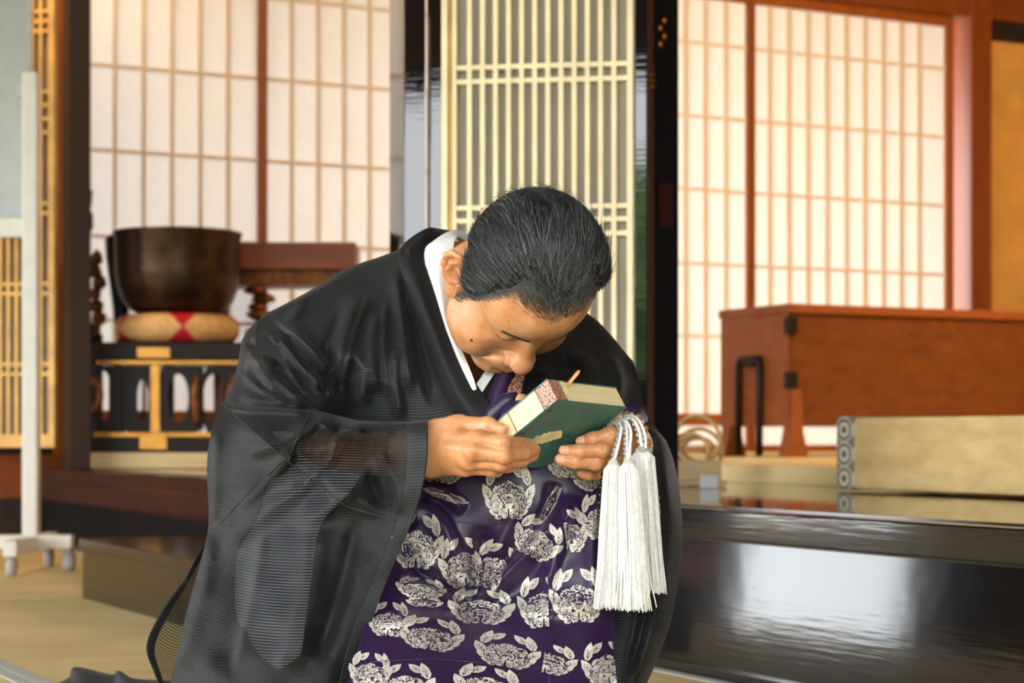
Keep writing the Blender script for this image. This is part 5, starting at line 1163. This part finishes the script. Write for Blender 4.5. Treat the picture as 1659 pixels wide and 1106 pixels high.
bk = thing('book', 'old thread bound book with worn dark green cover held in both hands', 'book', BK_A + EH * BHt)
def B(w, h, t): return BK_A + EW * w + EH * h + ET * t
def bbox(nm, w0, w1, h0, h1, t0, t1, m, bev=0): return MB().box(B(w0, h0, t0), EW * (w1 - w0), EH * (h1 - h0), ET * (t1 - t0)).build(nm, m, bk, bevel=bev)
bbox('back_cover', 0, BWd, 0, BHt, 0, .0014, m_green, .0004); bbox('front_cover', 0, BWd, 0, BHt, BTh - .0014, BTh, m_green, .0004)
o = bbox('page_block', .0012, BWd - .001, .0012, BHt - .001, .0014, BTh - .0014, m_page)
me = o.data; uv = me.uv_layers.new(name='UVMap')
for l in me.loops:
    p = me.vertices[l.vertex_index].co - BK_A; uv.data[l.index].uv = (p.dot(EW) + p.dot(EH), p.dot(ET))
m_bro2 = NT('corner_brocade'); v = m_bro2.coord('Object', (1, 1, 1)); vo = m_bro2.n.new('ShaderNodeTexVoronoi'); vo.feature = 'DISTANCE_TO_EDGE'; vo.inputs['Scale'].default_value = 260; m_bro2.link(v, vo.inputs[0]); m_bro2.base(m_bro2.ramp(vo.outputs['Distance'], [(.05, hexc('4a2848')), (.13, hexc('c98f66'))])); m_bro2.set(Roughness=.5); m_bro2 = m_bro2.m
bbox('corner_wrap', .0004, .022, .0002, .0205, .0012, BTh - .0012, m_bro2); bbox('corner_wrap', .0004, .022, BHt - .02, BHt - .0002, .0012, BTh - .0012, m_bro2)
bbox('paper_tab', .0225, .030, .0003, .012, .0014, BTh - .0014, m_title)
for h in (.021, .068, BHt - .021):              # stitches over the spine
    MB().tube([B(.012, h, -.0006), B(-.0007, h, -.0006), B(-.0007, h, BTh + .0006), B(.012, h, BTh + .0006)], .0006, 6).build('stitch', m_thread, bk)
MB().tube([B(.012, .004, -.0006), B(.012, BHt - .004, -.0006)], .0006, 6).build('stitch', m_thread, bk)
# frayed remnant of the title slip on the cover
rr = random.Random(4); top = []; bot = []
for i in range(21):
    u = i / 10 - 1; w0, h0 = .0587 + .019 * u, .0725 - .0105 * u; wd = .0092 * (1 - .45 * u * u) + .0022 * rr.uniform(-1, 1); top.append(B(w0 - wd, h0 - wd, -.0004)); wd = .0092 * (1 - .3 * u * u) + .0014 * rr.uniform(-1, 1); bot.append(B(w0 + wd, h0 + wd, -.0004))
MB().prism(top + bot[::-1], ET * -.0003).build('title_slip', m_title, bk)
m_bam = mat('bamboo', hexc('cf9048'), .45, var=.12, scale=60)
bm_ = MB().tube([B(.036, .012, BTh - .006), B(.036, -.004, BTh - .005), B(.0365, -.018, BTh - .002), B(.037, -.0225, BTh - .001)], [.0034, .0034, .0036, .002], 10, flat=.35).build('bookmark', m_bam, bk); tag(bm_, 'bamboo bookmark tip')
# ------------------------------------------------------------------ prayer beads with white tassels
jz = thing('prayer_beads', 'crystal prayer beads with long white silk tassels hanging from the left hand', 'prayer beads', P(1010, 760, 2.40))
m_cord = mat('white_silk_cord', (.86, .85, .83), .5, var=.04); m_tas = mat('white_silk_thread', (.66, .64, .60), .5, var=.08, scale=200); m_tcore = mat('tassel_core_shade', (.52, .50, .46), .8)  # core coloured darker than the threads, standing in for shade in the gaps
g = NT('crystal'); g.base((.95, .95, .95)); g.set(Roughness=.03, IOR=1.5); g.b.inputs['Transmission Weight'].default_value = .85; m_cry = g.m
g = NT('amber_bead'); g.base((.55, .24, .06)); g.set(Roughness=.08); g.b.inputs['Transmission Weight'].default_value = .5; m_amb = g.m
m_blk = mat('black_bead', (.006, .006, .006), .15)
def bead_mesh(r):
    bm = bmesh.new(); bmesh.ops.create_uvsphere(bm, u_segments=12, v_segments=8, radius=r); me = bpy.data.meshes.new('bead'); bm.to_mesh(me); bm.free()
    me.polygons.foreach_set('use_smooth', [True] * len(me.polygons)); return me
BM = {'c': bead_mesh(.0034), 'a': bead_mesh(.0041), 'k': bead_mesh(.0040)}
for k, m in (('c', m_cry), ('a', m_amb), ('k', m_blk)): BM[k].materials.append(m)
def path(pts, step):
    Pw = np.array([P(*p) for p in pts]); D = crom(Pw, 160); L = np.concatenate([[0], np.cumsum(np.linalg.norm(np.diff(D, axis=0), axis=1))]); n = max(2, int(L[-1] / step)); return [np.array([np.interp(s, L, D[:, i]) for i in range(3)]) for s in np.linspace(0, L[-1], n)]
def bead_line(pts, kind, step, par=jz, alt=None):
    for i, p in enumerate(path(pts, step)):
        o = bpy.data.objects.new('bead', BM[alt if alt and i % 2 else kind]); COL.objects.link(o); o.parent = par; o.location = Vector(p) - par.location
def cord(pts, r=.0017, nm='cord'): return MB().tube([Vector(p) for p in path(pts, .004)], r, 8).build(nm, m_cord, jz)
TOPS = [((993, 744, 2.362), (992, 752)), ((1017, 742, 2.350), (1018, 752)), ((1041, 722, 2.362), (1042, 732))]
arcs = [[(984, 694, 2.41), (998, 684, 2.40), (1007, 690, 2.39), (1004, 712, 2.382), (996, 744, 2.368)], [(990, 690, 2.405), (1006, 680, 2.395), (1015, 692, 2.38), (1016, 716, 2.37), (1016, 742, 2.356)],
        [(1000, 686, 2.40), (1014, 682, 2.388), (1022, 698, 2.375), (1021, 720, 2.366), (1020, 742, 2.356)], [(1008, 680, 2.40), (1024, 678, 2.39), (1034, 694, 2.378), (1038, 712, 2.37), (1040, 724, 2.366)], [(1012, 674, 2.41), (1030, 676, 2.395), (1041, 692, 2.382), (1046, 710, 2.374), (1046, 726, 2.366)]]
for i, a in enumerate(arcs):
    cord(a); bead_line([(x - 4 + 2 * (i % 2), y + 1, d + .002) for x, y, d in a], 'c', .0066)
bead_line([(1014, 670, 2.415), (1034, 676, 2.405), (1047, 698, 2.40), (1051, 722, 2.40), (1056, 760, 2.405), (1063, 800, 2.41), (1066, 830, 2.415), (1062, 850, 2.42)], 'a', .0080, alt='c')
bead_line([(978, 768, 2.415), (973, 800, 2.40), (972, 830, 2.395), (975, 852, 2.39)], 'k', .0078)
def tassel(top, bx, by, wtop, wbot, d, n, seed):
    g = thing('tassel'); g.parent = jz; g.location = P(top[0], top[1], d) - jz.location
    rr = random.Random(seed); T0 = P(top[0], top[1], d); B0 = P(bx, by, d + .004); sc = d / F
    gm = MB()
    for k in range(n):
        a = rr.uniform(0, 2 * math.pi); q = math.sqrt(rr.random()); q = .55 + .45 * q if rr.random() < .8 else q
        cx_, cy_ = math.cos(a) * q, math.sin(a) * q * .55; ln = 1 + rr.uniform(-.03, .015); pts = []; amp = rr.uniform(-1, 1) * 1.6; frq = rr.uniform(1.5, 4); ph = rr.uniform(0, 6)
        fl = rr.gauss(0, 1.5) if rr.random() < .8 else rr.gauss(0, 5)
        for i in range(13):
            t = i / 12 * ln; bell = min(1, (t / .03)) ** .5 if t < .03 else 1
            w = (wtop * bell) * (1 - t) + wbot * t; c = T0 + (B0 - T0) * t
            x = (cx_ * w / 2 + amp * math.sin(ph + frq * t * 3) * t + fl * t ** 3) * sc; y = cy_ * w / 2 * sc
            pts.append(c + Vector((x, y, .001 * math.sin(ph))))
        gm.tube(pts, .00075, 5, cap=False)
    o = gm.build('threads', m_tas); o.parent = g; o.matrix_parent_inverse = Matrix.Translation(-P(top[0], top[1], d)); tag(o, kind='stuff')
    core = MB(); n2 = 20; prof = [(.02, .003), (.45, .014), (.64, .04), (.72, .3), (.72, .6), (.70, .96)]; vs = []; fs = []
    for j, (r, t) in enumerate(prof):
        for k in range(n2):
            a = 2 * math.pi * k / n2; w = wtop * (1 - t) + wbot * t; vs.append(T0 + (B0 - T0) * t + Vector((math.cos(a) * r * w / 2 * sc, math.sin(a) * r * w / 2 * .55 * sc, 0)))
    for j in range(len(prof) - 1):
        for k in range(n2): k2 = (k + 1) % n2; fs.append((j * n2 + k, j * n2 + k2, (j + 1) * n2 + k2, (j + 1) * n2 + k))
    o = core.add(vs, fs, True).build('core', m_tcore); o.parent = g; o.matrix_parent_inverse = Matrix.Translation(-P(top[0], top[1], d))
    return g
tassel((1040, 722), 1056, 958, 40, 44, 2.375, 240, 1); tassel((994, 742), 985, 984, 30, 42, 2.362, 220, 2); tassel((1018, 742), 1030, 986, 32, 52, 2.350, 260, 3)
